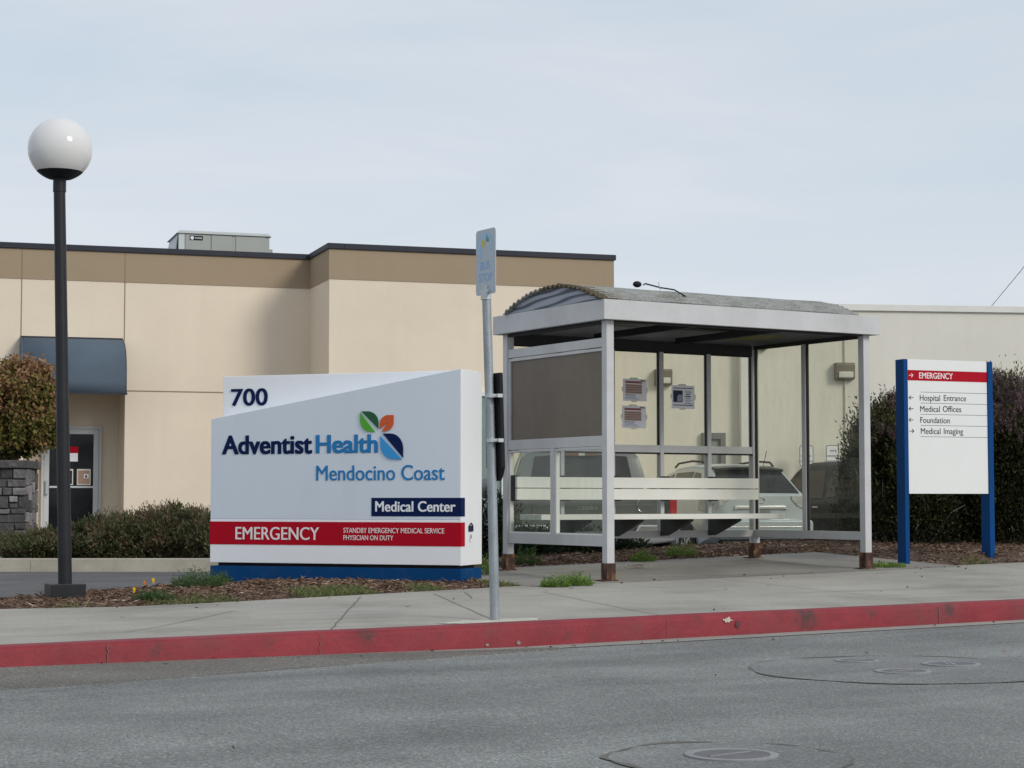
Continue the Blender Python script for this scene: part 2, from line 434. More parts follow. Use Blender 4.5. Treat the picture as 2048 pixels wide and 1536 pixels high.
def concrete(name, col):
    m, N, L, out = new_mat(name)
    b = N.new("ShaderNodeBsdfPrincipled"); L.new(b.outputs[0], out.inputs[0]); b.inputs['Roughness'].default_value = 0.9; b.inputs['Specular IOR Level'].default_value = 0.2
    tc = N.new("ShaderNodeTexCoord")
    n1 = N.new("ShaderNodeTexNoise"); n1.inputs['Scale'].default_value = 0.9; n1.inputs['Detail'].default_value = 9; n1.inputs['Roughness'].default_value = 0.62; L.new(tc.outputs['Object'], n1.inputs['Vector'])
    r1 = ramp(N, [(0.28, tuple(c * 0.72 for c in col)), (0.5, col), (0.72, tuple(c * 1.18 for c in col))]); L.new(n1.outputs[0], r1.inputs[0])
    mp = N.new("ShaderNodeMapping"); mp.inputs['Rotation'].default_value = (0, 0, -A + 0.1); mp.inputs['Scale'].default_value = (1, 1, 1); L.new(tc.outputs['Object'], mp.inputs[0])
    mp2 = N.new("ShaderNodeMapping"); mp2.inputs['Scale'].default_value = (0.35, 2.6, 1.0); L.new(mp.outputs[0], mp2.inputs[0])
    n2 = N.new("ShaderNodeTexNoise"); n2.inputs['Scale'].default_value = 1.2; n2.inputs['Detail'].default_value = 8; n2.inputs['Roughness'].default_value = 0.7; L.new(mp2.outputs[0], n2.inputs['Vector'])
    r2 = ramp(N, [(0.30, 0.74), (0.48, 0.98), (0.64, 1.0), (0.74, 1.32)]); L.new(n2.outputs[0], r2.inputs[0])
    n3 = N.new("ShaderNodeTexNoise"); n3.inputs['Scale'].default_value = 55; n3.inputs['Detail'].default_value = 4; L.new(tc.outputs['Object'], n3.inputs['Vector'])
    r3 = ramp(N, [(0.3, 0.88), (0.7, 1.1)]); L.new(n3.outputs[0], r3.inputs[0])
    cur = r1.outputs[0]
    for s in (r2, r3):
        mx = N.new("ShaderNodeMix"); mx.data_type = 'RGBA'; mx.blend_type = 'MULTIPLY'; mx.inputs[0].default_value = 1
        L.new(cur, mx.inputs[6]); L.new(s.outputs[0], mx.inputs[7]); cur = mx.outputs[2]
    L.new(cur, b.inputs['Base Color'])
    bp = N.new("ShaderNodeBump"); bp.inputs['Strength'].default_value = 0.25; bp.inputs['Distance'].default_value = 0.004
    L.new(n3.outputs[0], bp.inputs['Height']); L.new(bp.outputs[0], b.inputs['Normal'])
    return m

def plywood(name):
    m, N, L, out = new_mat(name)
    b = N.new("ShaderNodeBsdfPrincipled"); L.new(b.outputs[0], out.inputs[0]); b.inputs['Roughness'].default_value = 0.8
    tc = N.new("ShaderNodeTexCoord"); mp = N.new("ShaderNodeMapping"); mp.inputs['Scale'].default_value = (1, 0.8, 5.0); mp.inputs['Rotation'].default_value = (R(20), 0, 0); L.new(tc.outputs['Object'], mp.inputs[0])
    w = N.new("ShaderNodeTexWave"); w.wave_type = 'BANDS'; w.bands_direction = 'Z'; w.inputs['Scale'].default_value = 1.0; w.inputs['Distortion'].default_value = 11.0; w.inputs['Detail'].default_value = 2.0; w.inputs['Detail Scale'].default_value = 0.8
    L.new(mp.outputs[0], w.inputs['Vector'])
    r = ramp(N, [(0.25, (0.10, 0.115, 0.14)), (0.42, (0.30, 0.33, 0.38)), (1.0, (0.36, 0.39, 0.45))]); L.new(w.outputs[0], r.inputs[0])
    L.new(r.outputs[0], b.inputs['Base Color'])
    return m

def rust(name):
    m, N, L, out = new_mat(name)
    b = N.new("ShaderNodeBsdfPrincipled"); L.new(b.outputs[0], out.inputs[0]); b.inputs['Roughness'].default_value = 0.9
    tc = N.new("ShaderNodeTexCoord"); mp = N.new("ShaderNodeMapping"); mp.inputs['Scale'].default_value = (1, 1, 0.6); L.new(tc.outputs['Object'], mp.inputs[0])
    n = N.new("ShaderNodeTexNoise"); n.inputs['Scale'].default_value = 16; n.inputs['Detail'].default_value = 6; n.inputs['Roughness'].default_value = 0.65; L.new(mp.outputs[0], n.inputs['Vector'])
    r = ramp(N, [(0.35, (0.030, 0.016, 0.012)), (0.52, (0.070, 0.033, 0.022)), (0.60, (0.17, 0.085, 0.04)), (0.70, (0.40, 0.29, 0.15))]); L.new(n.outputs[0], r.inputs[0]); L.new(r.outputs[0], b.inputs['Base Color'])
    bp = N.new("ShaderNodeBump"); bp.inputs['Strength'].default_value = 0.6; bp.inputs['Distance'].default_value = 0.006; L.new(n.outputs[0], bp.inputs['Height']); L.new(bp.outputs[0], b.inputs['Normal'])
    return m

def stone(name):
    m, N, L, out = new_mat(name)
    b = N.new("ShaderNodeBsdfPrincipled"); L.new(b.outputs[0], out.inputs[0]); b.inputs['Roughness'].default_value = 0.9
    tc = N.new("ShaderNodeTexCoord")
    n = N.new("ShaderNodeTexNoise"); n.inputs['Scale'].default_value = 2.2; n.inputs['Detail'].default_value = 8; n.inputs['Roughness'].default_value = 0.7; L.new(tc.outputs['Object'], n.inputs['Vector'])
    r = ramp(N, [(0.3, (0.05, 0.05, 0.055)), (0.55, (0.12, 0.115, 0.115)), (0.75, (0.27, 0.26, 0.25))]); L.new(n.outputs[0], r.inputs[0])
    ge = N.new("ShaderNodeNewGeometry"); rp = ramp(N, [(0.0, 0.5), (0.55, 1.0), (1.0, 2.6)]); L.new(ge.outputs['Random Per Island'], rp.inputs[0])
    mx = N.new("ShaderNodeMix"); mx.data_type = 'RGBA'; mx.blend_type = 'MULTIPLY'; mx.inputs[0].default_value = 1
    L.new(r.outputs[0], mx.inputs[6]); L.new(rp.outputs[0], mx.inputs[7]); L.new(mx.outputs[2], b.inputs['Base Color'])
    n2 = N.new("ShaderNodeTexNoise"); n2.inputs['Scale'].default_value = 18; n2.inputs['Detail'].default_value = 6; L.new(tc.outputs['Object'], n2.inputs['Vector'])
    bp = N.new("ShaderNodeBump"); bp.inputs['Strength'].default_value = 0.7; bp.inputs['Distance'].default_value = 0.03; L.new(n2.outputs[0], bp.inputs['Height']); L.new(bp.outputs[0], b.inputs['Normal'])
    return m

MT = {}
MT['road'] = asphalt("old_asphalt", (0.208, 0.217, 0.211), 0.40)
MT['shoulder'] = asphalt("brown_asphalt", (0.150, 0.142, 0.126), 0.5)
MT['lot'] = asphalt("lot_asphalt", (0.12, 0.12, 0.125), 0.2)
MT['patch'] = asphalt("patch_concrete", (0.205, 0.210, 0.205), 0.12)
MT['walk'] = concrete("pavement_concrete", (0.355, 0.340, 0.305))
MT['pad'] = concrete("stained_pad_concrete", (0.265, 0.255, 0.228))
MT['gutter'] = concrete("gutter_concrete", (0.30, 0.29, 0.265))
MT['plantkerb'] = concrete("kerb_concrete", (0.44, 0.41, 0.34))
MT['joint'] = pmat("joint_dirt", (0.13, 0.125, 0.11), 0.95)
MT['kerb'] = pmat("red_kerb_paint", (0.235, 0.024, 0.034), 0.62, var=0.22, scale=4, bump=0.5, bscale=18, speck=0.12, sscale=90, dirt=(0.16, 0.05, 0.05), dirt_amt=0.55, dirt_scale=2.2, spec=0.3)
MT['scuff'] = pmat("tyre_scuff", (0.11, 0.05, 0.05), 0.8, var=0.5, scale=30)
MT['chip'] = pmat("bare_concrete_chip", (0.55, 0.50, 0.42), 0.9, var=0.2, scale=20)
MT['soil'] = pmat("bed_soil", (0.10, 0.068, 0.05), 0.95, var=0.5, scale=9, bump=0.8, bscale=60, speck=0.4, sscale=120)
MT['ground'] = pmat("ground_dirt", (0.14, 0.13, 0.11), 0.95, var=0.2, scale=0.3)
MT['tan'] = streak_wall("cream_stucco", (0.79, 0.69, 0.555), (0.71, 0.615, 0.495), 0.06)
MT['band'] = streak_wall("tan_band_stucco", (0.37, 0.29, 0.20), (0.33, 0.26, 0.185))
MT['seam'] = pmat("panel_seam", (0.30, 0.22, 0.14), 0.9)
MT['cap'] = pmat("dark_metal_coping", (0.032, 0.036, 0.048), 0.55, 0.0, var=0.15, spec=0.25)
MT['grey'] = streak_wall("pale_grey_stucco", (0.72, 0.70, 0.62), (0.64, 0.61, 0.52), 0.05)
MT['trim'] = pmat("white_trim_paint", (0.74, 0.74, 0.70), 0.6, var=0.06)
MT['awning'] = pmat("slate_blue_canvas", (0.085, 0.12, 0.16), 0.85, var=0.12, scale=1.2, bump=0.15, bscale=300)
MT['alu'] = pmat("door_aluminium", (0.60, 0.62, 0.64), 0.45, 0.1, var=0.06)
MT['darkglass'] = pmat("dark_window_glass", (0.012, 0.016, 0.02), 0.07, var=0.3, spec=0.28)
MT['dullglass'] = pmat("tinted_side_glass", (0.02, 0.021, 0.022), 0.15, var=0.2, spec=0.12)
MT['black'] = pmat("black_plastic", (0.010, 0.011, 0.013), 0.5, var=0.2, spec=0.2)
MT['room'] = pmat("dark_interior", (0.02, 0.022, 0.024), 0.9)
MT['pole'] = pmat("bronze_black_pole", (0.020, 0.021, 0.025), 0.45, 0.0, var=0.2, scale=5, spec=0.25)
MT['globe'] = pmat("opal_acrylic", (0.70, 0.70, 0.70), 0.10, var=0.04, spec=0.28)
MT['galv'] = pmat("galvanised_steel", (0.33, 0.37, 0.40), 0.5, 0.45, var=0.22, scale=14, stretch=(1, 1, 0.35), speck=0.14, sscale=110, dirt=(0.20, 0.20, 0.19), dirt_amt=0.6, dirt_scale=5)
MT['galvnew'] = pmat("pale_zinc", (0.52, 0.55, 0.57), 0.45, 0.4, var=0.12, scale=12)
MT['shelter'] = pmat("shelter_aluminium", (0.535, 0.54, 0.55), 0.5, 0.0, var=0.09, scale=2.5, stretch=(1, 1, 1), speck=0.04, sscale=120, dirt=(0.24, 0.23, 0.21), dirt_amt=0.22, dirt_scale=2.0)
MT['bench'] = pmat("bench_painted_alu", (0.74, 0.74, 0.69), 0.5, 0.05, var=0.07, scale=2)
MT['bracket'] = pmat("bracket_dark_steel", (0.03, 0.031, 0.033), 0.7, 0.0)
MT['advert'] = pmat("brown_tinted_panel", (0.140, 0.112, 0.084), 0.35, var=0.14, scale=2.2, dirt=(0.185, 0.16, 0.13), dirt_amt=0.5, dirt_scale=2.6, spec=0.35)
MT['gasket'] = pmat("black_gasket", (0.012, 0.012, 0.013), 0.7)
MT['rust'] = rust("rusty_steel")
MT['glass'] = glass_mat("shelter_glass", (0.905, 0.905, 0.85), 0.03)
MT['glassc'] = glass_mat("shelter_glass_clear", (0.89, 0.915, 0.89), 0.028, (0.42, 0.46, 0.42))
MT['ply'] = plywood("weathered_plywood")
MT['roofing'] = pmat("weathered_fibreglass", (0.25, 0.26, 0.25), 0.9, var=0.25, scale=6, speck=0.25, sscale=60, dirt=(0.13, 0.11, 0.075), dirt_amt=0.85, dirt_scale=1.7, bump=0.5, bscale=60)
MT['signgrey'] = pmat("sign_silver_paint", (0.64, 0.71, 0.79), 0.42, var=0.03, scale=1.2, spec=0.3, stretch=(1, 1, 0.3), dirt=(0.50, 0.53, 0.55), dirt_amt=0.18, dirt_scale=2.5)
MT['signwhite'] = pmat("sign_white_paint", (0.83, 0.845, 0.875), 0.45, var=0.02, scale=1.2, spec=0.4)
MT['signred'] = pmat("sign_red_vinyl", (0.42, 0.002, 0.016), 0.5, var=0.04, spec=0.12)
MT['signblue'] = pmat("sign_blue_base", (0.001, 0.050, 0.165), 0.6, spec=0.12, var=0.12, scale=3, dirt=(0.04, 0.08, 0.17), dirt_amt=0.3, dirt_scale=5)
MT['navy'] = pmat("navy_vinyl", (0.002, 0.012, 0.070), 0.5, var=0.05, spec=0.12)
MT['letterwhite'] = pmat("letter_white", (0.80, 0.76, 0.76), 0.5, var=0.02)
MT['lettercool'] = pmat("letter_cool_white", (0.76, 0.80, 0.84), 0.5, var=0.02)
MT['letterblue'] = pmat("letter_mid_blue", (0.022, 0.19, 0.46), 0.5, var=0.03, spec=0.12)
MT['leafgreen'] = pmat("emblem_green", (0.075, 0.36, 0.022), 0.4, var=0.02)
MT['leafdark'] = pmat("emblem_dark_green", (0.008, 0.085, 0.03), 0.4, var=0.02)
MT['leaforange'] = pmat("emblem_orange", (0.58, 0.090, 0.018), 0.4, var=0.02)
MT['leafblue'] = pmat("emblem_blue", (0.03, 0.28, 0.64), 0.4, var=0.02)
MT['dirwhite'] = pmat("directory_panel_white", (0.78, 0.80, 0.79), 0.35, var=0.02, spec=0.4)
MT['dirblue'] = pmat("directory_post_blue", (0.001, 0.055, 0.20), 0.55, var=0.06, scale=2, spec=0.12)
MT['ink'] = pmat("dark_ink", (0.025, 0.032, 0.055), 0.7, var=0.05, spec=0.1)
MT['acgrey'] = pmat("unit_grey_green", (0.36, 0.385, 0.36), 0.55, 0.1, var=0.05)
MT['acpale'] = pmat("unit_pale_edge", (0.56, 0.60, 0.60), 0.5, 0.1, var=0.05)
MT['busplate'] = pmat("faded_sign_plate", (0.44, 0.51, 0.57), 0.45, var=0.06, scale=6)
MT['busblue'] = pmat("faded_blue_print", (0.25, 0.42, 0.68), 0.5, var=0.1, scale=20)
MT['buspale'] = pmat("faded_sky_print", (0.33, 0.55, 0.76), 0.5, var=0.1, scale=20)
MT['busyellow'] = pmat("faded_yellow_print", (0.62, 0.50, 0.12), 0.5, var=0.1)
MT['busgreen'] = pmat("faded_green_print", (0.05, 0.24, 0.20), 0.5, var=0.1)
MT['paper'] = pmat("notice_paper", (0.93, 0.92, 0.99), 0.8, var=0.04)
MT['tape'] = pmat("white_tape", (0.78, 0.77, 0.72), 0.5, var=0.05)
MT['printred'] = pmat("print_brick_red", (0.36, 0.12, 0.11), 0.7, var=0.1)
MT['printtan'] = pmat("print_tan", (0.42, 0.29, 0.22), 0.7, var=0.2, scale=30)
MT['printgrey'] = pmat("print_grey", (0.36, 0.38, 0.48), 0.7, var=0.1)
MT['printink'] = pmat("print_navy_ink", (0.03, 0.035, 0.09), 0.7, var=0.2)
MT['lightbody'] = pmat("bronze_light_body", (0.20, 0.175, 0.14), 0.55, 0.1, var=0.08)
MT['lens'] = pmat("ribbed_lens", (0.70, 0.69, 0.63), 0.15, var=0.12, scale=9, spec=0.6)
MT['stone'] = stone("ledge_stone")
MT['mortar'] = pmat("dark_mortar", (0.05, 0.05, 0.05), 0.95)
MT['stem'] = pmat("brown_stem", (0.075, 0.055, 0.04), 0.9, var=0.3, scale=10)
MT['twig'] = pmat("pale_dry_twig", (0.30, 0.28, 0.25), 0.9, var=0.3, scale=20)
MT['iron'] = pmat("worn_iron_cover", (0.13, 0.125, 0.135), 0.6, 0.2, var=0.2, scale=9, bump=0.4, bscale=60)
MT['ironring'] = pmat("cover_ring_concrete", (0.25, 0.26, 0.265), 0.8, var=0.14, scale=9, speck=0.12, sscale=90)
# vehicles
MT['carsilver'] = pmat("silver_blue_paint", (0.46, 0.52, 0.535), 0.28, 0.45, var=0.03, coat=0.4)
MT['cartruck'] = pmat("grey_truck_paint", (0.17, 0.185, 0.185), 0.34, 0.45, var=0.03, coat=0.4)
MT['cardark'] = pmat("charcoal_paint", (0.028, 0.028, 0.028), 0.5, 0.0, var=0.03, coat=0.0, spec=0.08)
MT['chrome'] = pmat("chrome_trim", (0.70, 0.71, 0.72), 0.14, 0.9, var=0.02)
MT['tyre'] = pmat("tyre_rubber", (0.018, 0.018, 0.018), 0.85, var=0.2)
MT['rim'] = pmat("alloy_rim", (0.42, 0.43, 0.44), 0.35, 0.7, var=0.05)
MT['tail'] = pmat("red_lamp_lens", (0.50, 0.015, 0.03), 0.12, var=0.1, spec=0.6)
MT['tailclear'] = pmat("clear_lamp_lens", (0.42, 0.43, 0.42), 0.1, 0.3, var=0.45, scale=14, spec=0.6)
MT['plate'] = pmat("number_plate", (0.20, 0.20, 0.20), 0.5, var=0.1)
MT['chmsl'] = pmat("amber_brown_lens", (0.20, 0.085, 0.05), 0.2, var=0.2, scale=20)
# foliage
MT['lf_bush'] = leaf_mat("trimmed_bush_leaf", [(0.0, (0.05, 0.06, 0.018)), (0.35, (0.15, 0.155, 0.040)), (0.55, (0.25, 0.18, 0.07)), (0.8, (0.32, 0.17, 0.10)), (1.0, (0.42, 0.25, 0.16))])
MT['lf_hedge'] = leaf_mat("grey_green_hedge_leaf", [(0.0, (0.040, 0.048, 0.022)), (0.45, (0.105, 0.122, 0.052)), (0.75, (0.17, 0.155, 0.09)), (0.9, (0.18, 0.10, 0.075)), (1.0, (0.25, 0.15, 0.115))])
MT['lf_heath'] = leaf_mat("dark_heather_leaf", [(0.0, (0.010, 0.012, 0.006)), (0.5, (0.034, 0.040, 0.014)), (1.0, (0.12, 0.13, 0.042))], trans=0.12)
MT['lf_flower'] = leaf_mat("mauve_heather_flower", [(0.0, (0.085, 0.060, 0.056)), (0.5, (0.21, 0.14, 0.145)), (1.0, (0.36, 0.25, 0.26))])
MT['lf_weed'] = leaf_mat("fresh_weed_leaf", [(0.0, (0.06, 0.11, 0.03)), (0.5, (0.16, 0.27, 0.06)), (1.0, (0.28, 0.38, 0.09))])
MT['lf_poppy'] = leaf_mat("blue_green_poppy_leaf", [(0.0, (0.035, 0.075, 0.030)), (0.6, (0.085, 0.15, 0.055)), (1.0, (0.15, 0.21, 0.08))])
MT['lf_dark'] = leaf_mat("dark_shrub_leaf", [(0.0, (0.010, 0.018, 0.010)), (0.7, (0.030, 0.05, 0.026)), (1.0, (0.06, 0.085, 0.04))], trans=0.12)
MT['petal'] = pmat("yellow_petal", (0.80, 0.55, 0.02), 0.6, var=0.1)
MT['petalo'] = pmat("orange_petal", (0.75, 0.25, 0.04), 0.6, var=0.1)
MT['chips'] = leaf_mat("bark_chips", [(0.0, (0.055, 0.034, 0.024)), (0.4, (0.16, 0.10, 0.072)), (0.75, (0.30, 0.21, 0.155)), (1.0, (0.52, 0.43, 0.35))], rough=0.9, trans=0.0)
MT['grass'] = leaf_mat("dry_verge_grass", [(0.0, (0.07, 0.10, 0.035)), (0.5, (0.16, 0.20, 0.075)), (0.8, (0.27, 0.29, 0.13)), (1.0, (0.38, 0.34, 0.22))])

# ================================================================== setting: road, kerb, pavement, beds, lot
def strip(name, fn_z, s_list, t_list, mat, kind='structure'):
    mb = MB()
    vs = [P(s, t, fn_z(s, t)) for s in s_list for t in t_list]
    nt = len(t_list)
    fs = [(i * nt + j, i * nt + j + 1, (i + 1) * nt + j + 1, (i + 1) * nt + j) for i in range(len(s_list) - 1) for j in range(nt - 1)]
    mb.add(vs, fs)
    o = mb.build(name, mat, smooth='all'); o['kind'] = kind
    # make faces look up
    if o.data.polygons[0].normal.z < 0:
        o.data.flip_normals()
    return o
def lin(a, b, n): return [a + (b - a) * i / (n - 1) for i in range(n)]

mb = MB(); mb.add([(-600, -300, -0.25), (600, -300, -0.25), (600, 900, -0.25), (-600, 900, -0.25)], [(0, 1, 2, 3)])
g = mb.build("ground", MT['ground']); g['kind'] = 'structure'

S_ALL = sorted(set(lin(-40, -12, 8) + lin(-12, 20, 65) + lin(20, 60, 9)))
def road_z(s, t): return zg(s) * clamp(1 + (t + 0.22) / 5.0, 0, 1)
strip("road", road_z, S_ALL, [-16, -10, -7, -5, -3, -2, -1.4, -1, -0.6, -0.22], MT['road'])
def gut_z(s, t): return zg(s) + 0.004
strip("gutter", gut_z, S_ALL, [-0.24, -0.1, 0.02], MT['gutter'])
# older brown surfacing that tapers away along the gutter
mb = MB(); sl = lin(-9, 0.2, 24); vs = []; fs = []
for i, s in enumerate(sl):
    k = clamp((0.6 - s) / 3.9, 0, 1); wdt = 0.03 + 1.0 * k ** 1.15 + 0.03 * mnoise.noise((s * 3, 0, 0)); ti = -0.22 + 0.15 * clamp((0.2 - s) / 1.5, 0, 1)
    for j, t in enumerate((ti, -0.20 - wdt * 0.9, -0.20 - wdt)):
        vs.append(P(s, t, max(road_z(s, t), zg(s) * (1 if t > -0.24 else 0)) + (0.0085, 0.007, -0.004)[j]))
fs = [(3 * i + j, 3 * i + j + 1, 3 * i + j + 4, 3 * i + j + 3) for i in range(len(sl) - 1) for j in (0, 1)]
mb.add(vs, fs); o = mb.build("road_shoulder", MT['shoulder']); o['kind'] = 'structure'
if o.data.polygons[0].normal.z < 0: o.data.flip_normals()

# kerb
prof = [(-0.012, -0.03), (-0.010, 0.03), (-0.004, 0.78), (0.002, 0.87), (0.011, 0.935), (0.026, 0.978), (0.05, 1.0), (0.09, 1.002), (0.155, 1.0), (0.158, 0.8)]
mb = MB(); vs = []; np_ = len(prof)
for s in S_ALL:
    for t, h in prof:
        z0 = zg(s); z1 = G(s, 0) + 0.006
        vs.append(P(s, t + 0.006 * mnoise.noise((s * 2.3, h * 2, 7)), z0 + (z1 - z0) * h + 0.004 * mnoise.noise((s * 3.1, h, 2))))
fs = [(i * np_ + j, i * np_ + j + 1, (i + 1) * np_ + j + 1, (i + 1) * np_ + j) for i in range(len(S_ALL) - 1) for j in range(np_ - 1)]
mb.add(vs, fs); kerb = mb.build("curb", MT['kerb'], smooth=True); kerb['kind'] = 'structure'
rk = random.Random(4)
def kerb_pt(s, h, off=0.003):
    # a point on the face (h 0..0.9) of the kerb
    return P(s, -0.012 + 0.009 * h - off, zg(s) + (G(s, 0) - zg(s)) * h)
def kerb_mark(name, s0, s1, h0, h1, mat, n=34):
    mb = MB(); c = ((s0 + s1) / 2, (h0 + h1) / 2); vs = []
    for k in range(n):
        a = 2 * math.pi * k / n; rr = rk.uniform(0.45, 1.1)
        vs.append(kerb_pt(c[0] + math.cos(a) * rr * (s1 - s0) / 2, clamp(c[1] + math.sin(a) * rr * (h1 - h0) / 2, 0.02, 0.94), 0.008))
    mb.add(vs, [tuple(range(n))]); return mb.build(name, mat, kerb)
def s_at(px):   # s of the kerb face below a photo column
    k = (px - 1024) / F
    return 12.38 * k / (E1.x - k * E1.y)
# tyre scuffs worn into the paint at a few spots, in the paint's own material
def scuffs(m, spots):
    N = m.node_tree.nodes; L = m.node_tree.links
    b = [n for n in N if n.type == 'BSDF_PRINCIPLED'][0]; cur = b.inputs['Base Color'].links[0].from_socket
    tc = N.new("ShaderNodeTexCoord"); nz = N.new("ShaderNodeTexNoise"); nz.inputs['Scale'].default_value = 22; nz.inputs['Detail'].default_value = 6; L.new(tc.outputs['Object'], nz.inputs['Vector'])
    for p, r, amt in spots:
        d = N.new("ShaderNodeVectorMath"); d.operation = 'DISTANCE'; L.new(tc.outputs['Object'], d.inputs[0]); d.inputs[1].default_value = p
        a = N.new("ShaderNodeMath"); a.operation = 'DIVIDE'; L.new(d.outputs['Value'], a.inputs[0]); a.inputs[1].default_value = r
        c_ = N.new("ShaderNodeMath"); c_.operation = 'MULTIPLY_ADD'; L.new(nz.outputs[0], c_.inputs[0]); c_.inputs[1].default_value = 2.2; L.new(a.outputs[0], c_.inputs[2])
        rr = ramp(N, [(0.52, float(amt)), (0.86, 0.0)]); sc = N.new("ShaderNodeMath"); sc.operation = 'MULTIPLY'; sc.inputs[1].default_value = 0.42; L.new(c_.outputs[0], sc.inputs[0]); L.new(sc.outputs[0], rr.inputs[0])
        mx = N.new("ShaderNodeMix"); mx.data_type = 'RGBA'; L.new(rr.outputs[0], mx.inputs[0]); L.new(cur, mx.inputs[6]); mx.inputs[7].default_value = (0.065, 0.035, 0.035, 1); cur = mx.outputs[2]
    L.new(cur, b.inputs['Base Color'])
scuffs(MT['kerb'], [(kerb_pt((s_at(a) + s_at(b)) / 2, h)[:], r, am) for a, b, h, r, am in ((1575, 1645, 0.7, 0.13, 0.9), (715, 755, 0.95, 0.09, 0.9), (1880, 1905, 0.8, 0.08, 0.75), (1730, 1750, 0.8, 0.07, 0.6), (1380, 1410, 0.85, 0.07, 0.5), (300, 330, 0.6, 0.06, 0.4), (520, 560, 0.7, 0.06, 0.35), (1120, 1150, 0.4, 0.06, 0.4), (860, 900, 0.6, 0.07, 0.3))])
kerb_mark("paint_chip", s_at(1441), s_at(1461), 0.62, 0.9, MT['chip'])
kerb_mark("paint_chip", s_at(1464), s_at(1476), 0.3, 0.75, MT['scuff'])
kerb_mark("paint_chip", s_at(1030), s_at(1040), 0.10, 0.3, MT['gutter'], 30)
kerb_mark("paint_chip", s_at(968), s_at(976), 0.10, 0.25, MT['gutter'], 30)
for px in (220, 1871, 1330, 640):
    mb = MB(); s = s_at(px); n = 8
    ptsL = []; 
    for k in range(n + 1):
        h = 0.0 + 0.95 * k / n; ds = rk.uniform(-0.006, 0.006)
        w_ = 0.003 if px in (220, 1871) else 0.0015
        ptsL.append((kerb_pt(s + ds - w_, h, 0.006), kerb_pt(s + ds + w_, h, 0.006)))
    for (a, b), (c, d) in zip(ptsL, ptsL[1:]): mb.add([a, b, d, c], [(0, 1, 2, 3)])
    mb.build("kerb_joint", MT['joint'], kerb)

# pavement with its joints and cracks, and the pad under the shelter
mb = MB(); sl = [s for s in S_ALL]; vs = []; TN = 9
for s in sl:
    e = edge_t(s)
    for j in range(TN):
        t = 0.15 + (e - 0.15) * j / (TN - 1)
        vs.append(P(s, t, G(s, t)))
fs = [(i * TN + j, (i + 1) * TN + j, (i + 1) * TN + j + 1, i * TN + j + 1) for i in range(len(sl) - 1) for j in range(TN - 1)]
mb.add(vs, fs, 0)
def crack(pts, w=0.007, dz=0.004):
    ps = [at_ground(px, py) for px, py in pts]
    dense = []
    for a, b in zip(ps, ps[1:]):
        for k in range(8): dense.append(a + (b - a) * k / 8)
    dense.append(ps[-1])
    out = []
    for i, p in enumerate(dense):
        d = (dense[min(i + 1, len(dense) - 1)] - dense[max(i - 1, 0)]); nrm = Vector((-d.y, d.x, 0)).normalized()
        j = nrm * rk.uniform(-0.005, 0.005)
        out.append((p + j + nrm * w / 2 + Vector((0, 0, dz)), p + j - nrm * w / 2 + Vector((0, 0, dz))))
    for (a, b), (c, d) in zip(out, out[1:]): mb.add([a, b, d, c], [(0, 1, 2, 3)], 1)
def at_ground(px, py):
    # where the sight line of a photo pixel meets the pavement or the road
    d = ray(px, py); y = 8.0
    lo = None
    for k in range(4000):
        Y = 4 + k * 0.01; q = Vector((0, 0, CAMZ)) + d * (Y / d.y); s, t = st(q.x, q.y)
        h = G(s, t) if t > 0 else road_z(s, t)
        if q.z <= h: return Vector((q.x, q.y, h))
    return q
for c_ in ([(722, 1194), (690, 1228), (661, 1262)], [(868, 1188), (925, 1214), (982, 1238)], [(1432, 1157), (1600, 1176), (1815, 1200)],
           [(1085, 1184), (1250, 1218), (1330, 1233)], [(930, 1185), (945, 1197)], [(250, 1265), (330, 1252), (470, 1222)]):
    crack(c_)
walk = mb.build("sidewalk", [MT['walk'], MT['joint']], fix=False); walk['kind'] = 'structure'
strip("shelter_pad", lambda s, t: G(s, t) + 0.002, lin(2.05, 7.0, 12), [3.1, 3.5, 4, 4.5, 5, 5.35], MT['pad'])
# pale mortar apron round the bus stop pole
mb = MB(); c0 = at_ground(985, 1243); n = 26; vs = []
for k in range(n):
    a = 2 * math.pi * k / n; rr = rk.uniform(0.75, 1.15)
    s0, t0 = st(c0.x, c0.y); s_ = s0 + 0.40 * rr * math.cos(a); t_ = max(0.17, t0 + 0.16 * rr * math.sin(a))
    vs.append(P(s_, t_, G(s_, t_) + 0.004))
mb.add(vs, [tuple(range(n))]); o = mb.build("pole_apron", pmat("pale_mortar", (0.50, 0.48, 0.42), 0.9, var=0.25, scale=8)); o['kind'] = 'structure'

# parking lot behind, and the planting bed
strip("parking_lot", Lz, lin(-60, 60, 61), [3.25, 3.8, 4.5, 5.2, 6, 7, 8, 9.5, 12, 20, 30, 60], MT['lot'])
bs = lin(-4.2, 22, 132); bt = lin(2.8, 7.6, 40)
strip("mulch_bed", lambda s, t: M(s, t) if not (2.0 < s < 7.0 and t < 5.38) else min(M(s, t), G(s, t) - 0.03), bs, bt, MT['soil'])
# bark chips strewn over the bed: beyond counting
rng = np.random.default_rng(11)
def in_bed(s, t):
    if s < -3.1 or s > 16: return False
    if t < edge_t(s) + 0.02 or t > bed_back(s) - 0.15: return False
    if 2.0 < s < 7.02 and t < 5.36: return False
    return True
ps = []; ax = []
while len(ps) < 52000:
    if rng.uniform() < 0.38: s = rng.uniform(-3.1, 2.1); t = rng.uniform(2.9, 5.4)
    else: s = rng.uniform(2, 12); t = rng.uniform(3.0, 7.0)
    if len(ps) > 47000: s = rng.uniform(2.0, 7.4); t = 5.31 + 0.5 * rng.uniform() ** 1.5
    elif not in_bed(s, t): continue
    if rng.uniform() < 0.03: pass
    z = M(s, t) + rng.uniform(0.0, 0.014)
    p = P(s, t, z); ps.append(p[:]); a = rng.uniform(0, 2 * math.pi); ax.append((math.cos(a), math.sin(a), rng.normal() * 0.22))
n = len(ps)
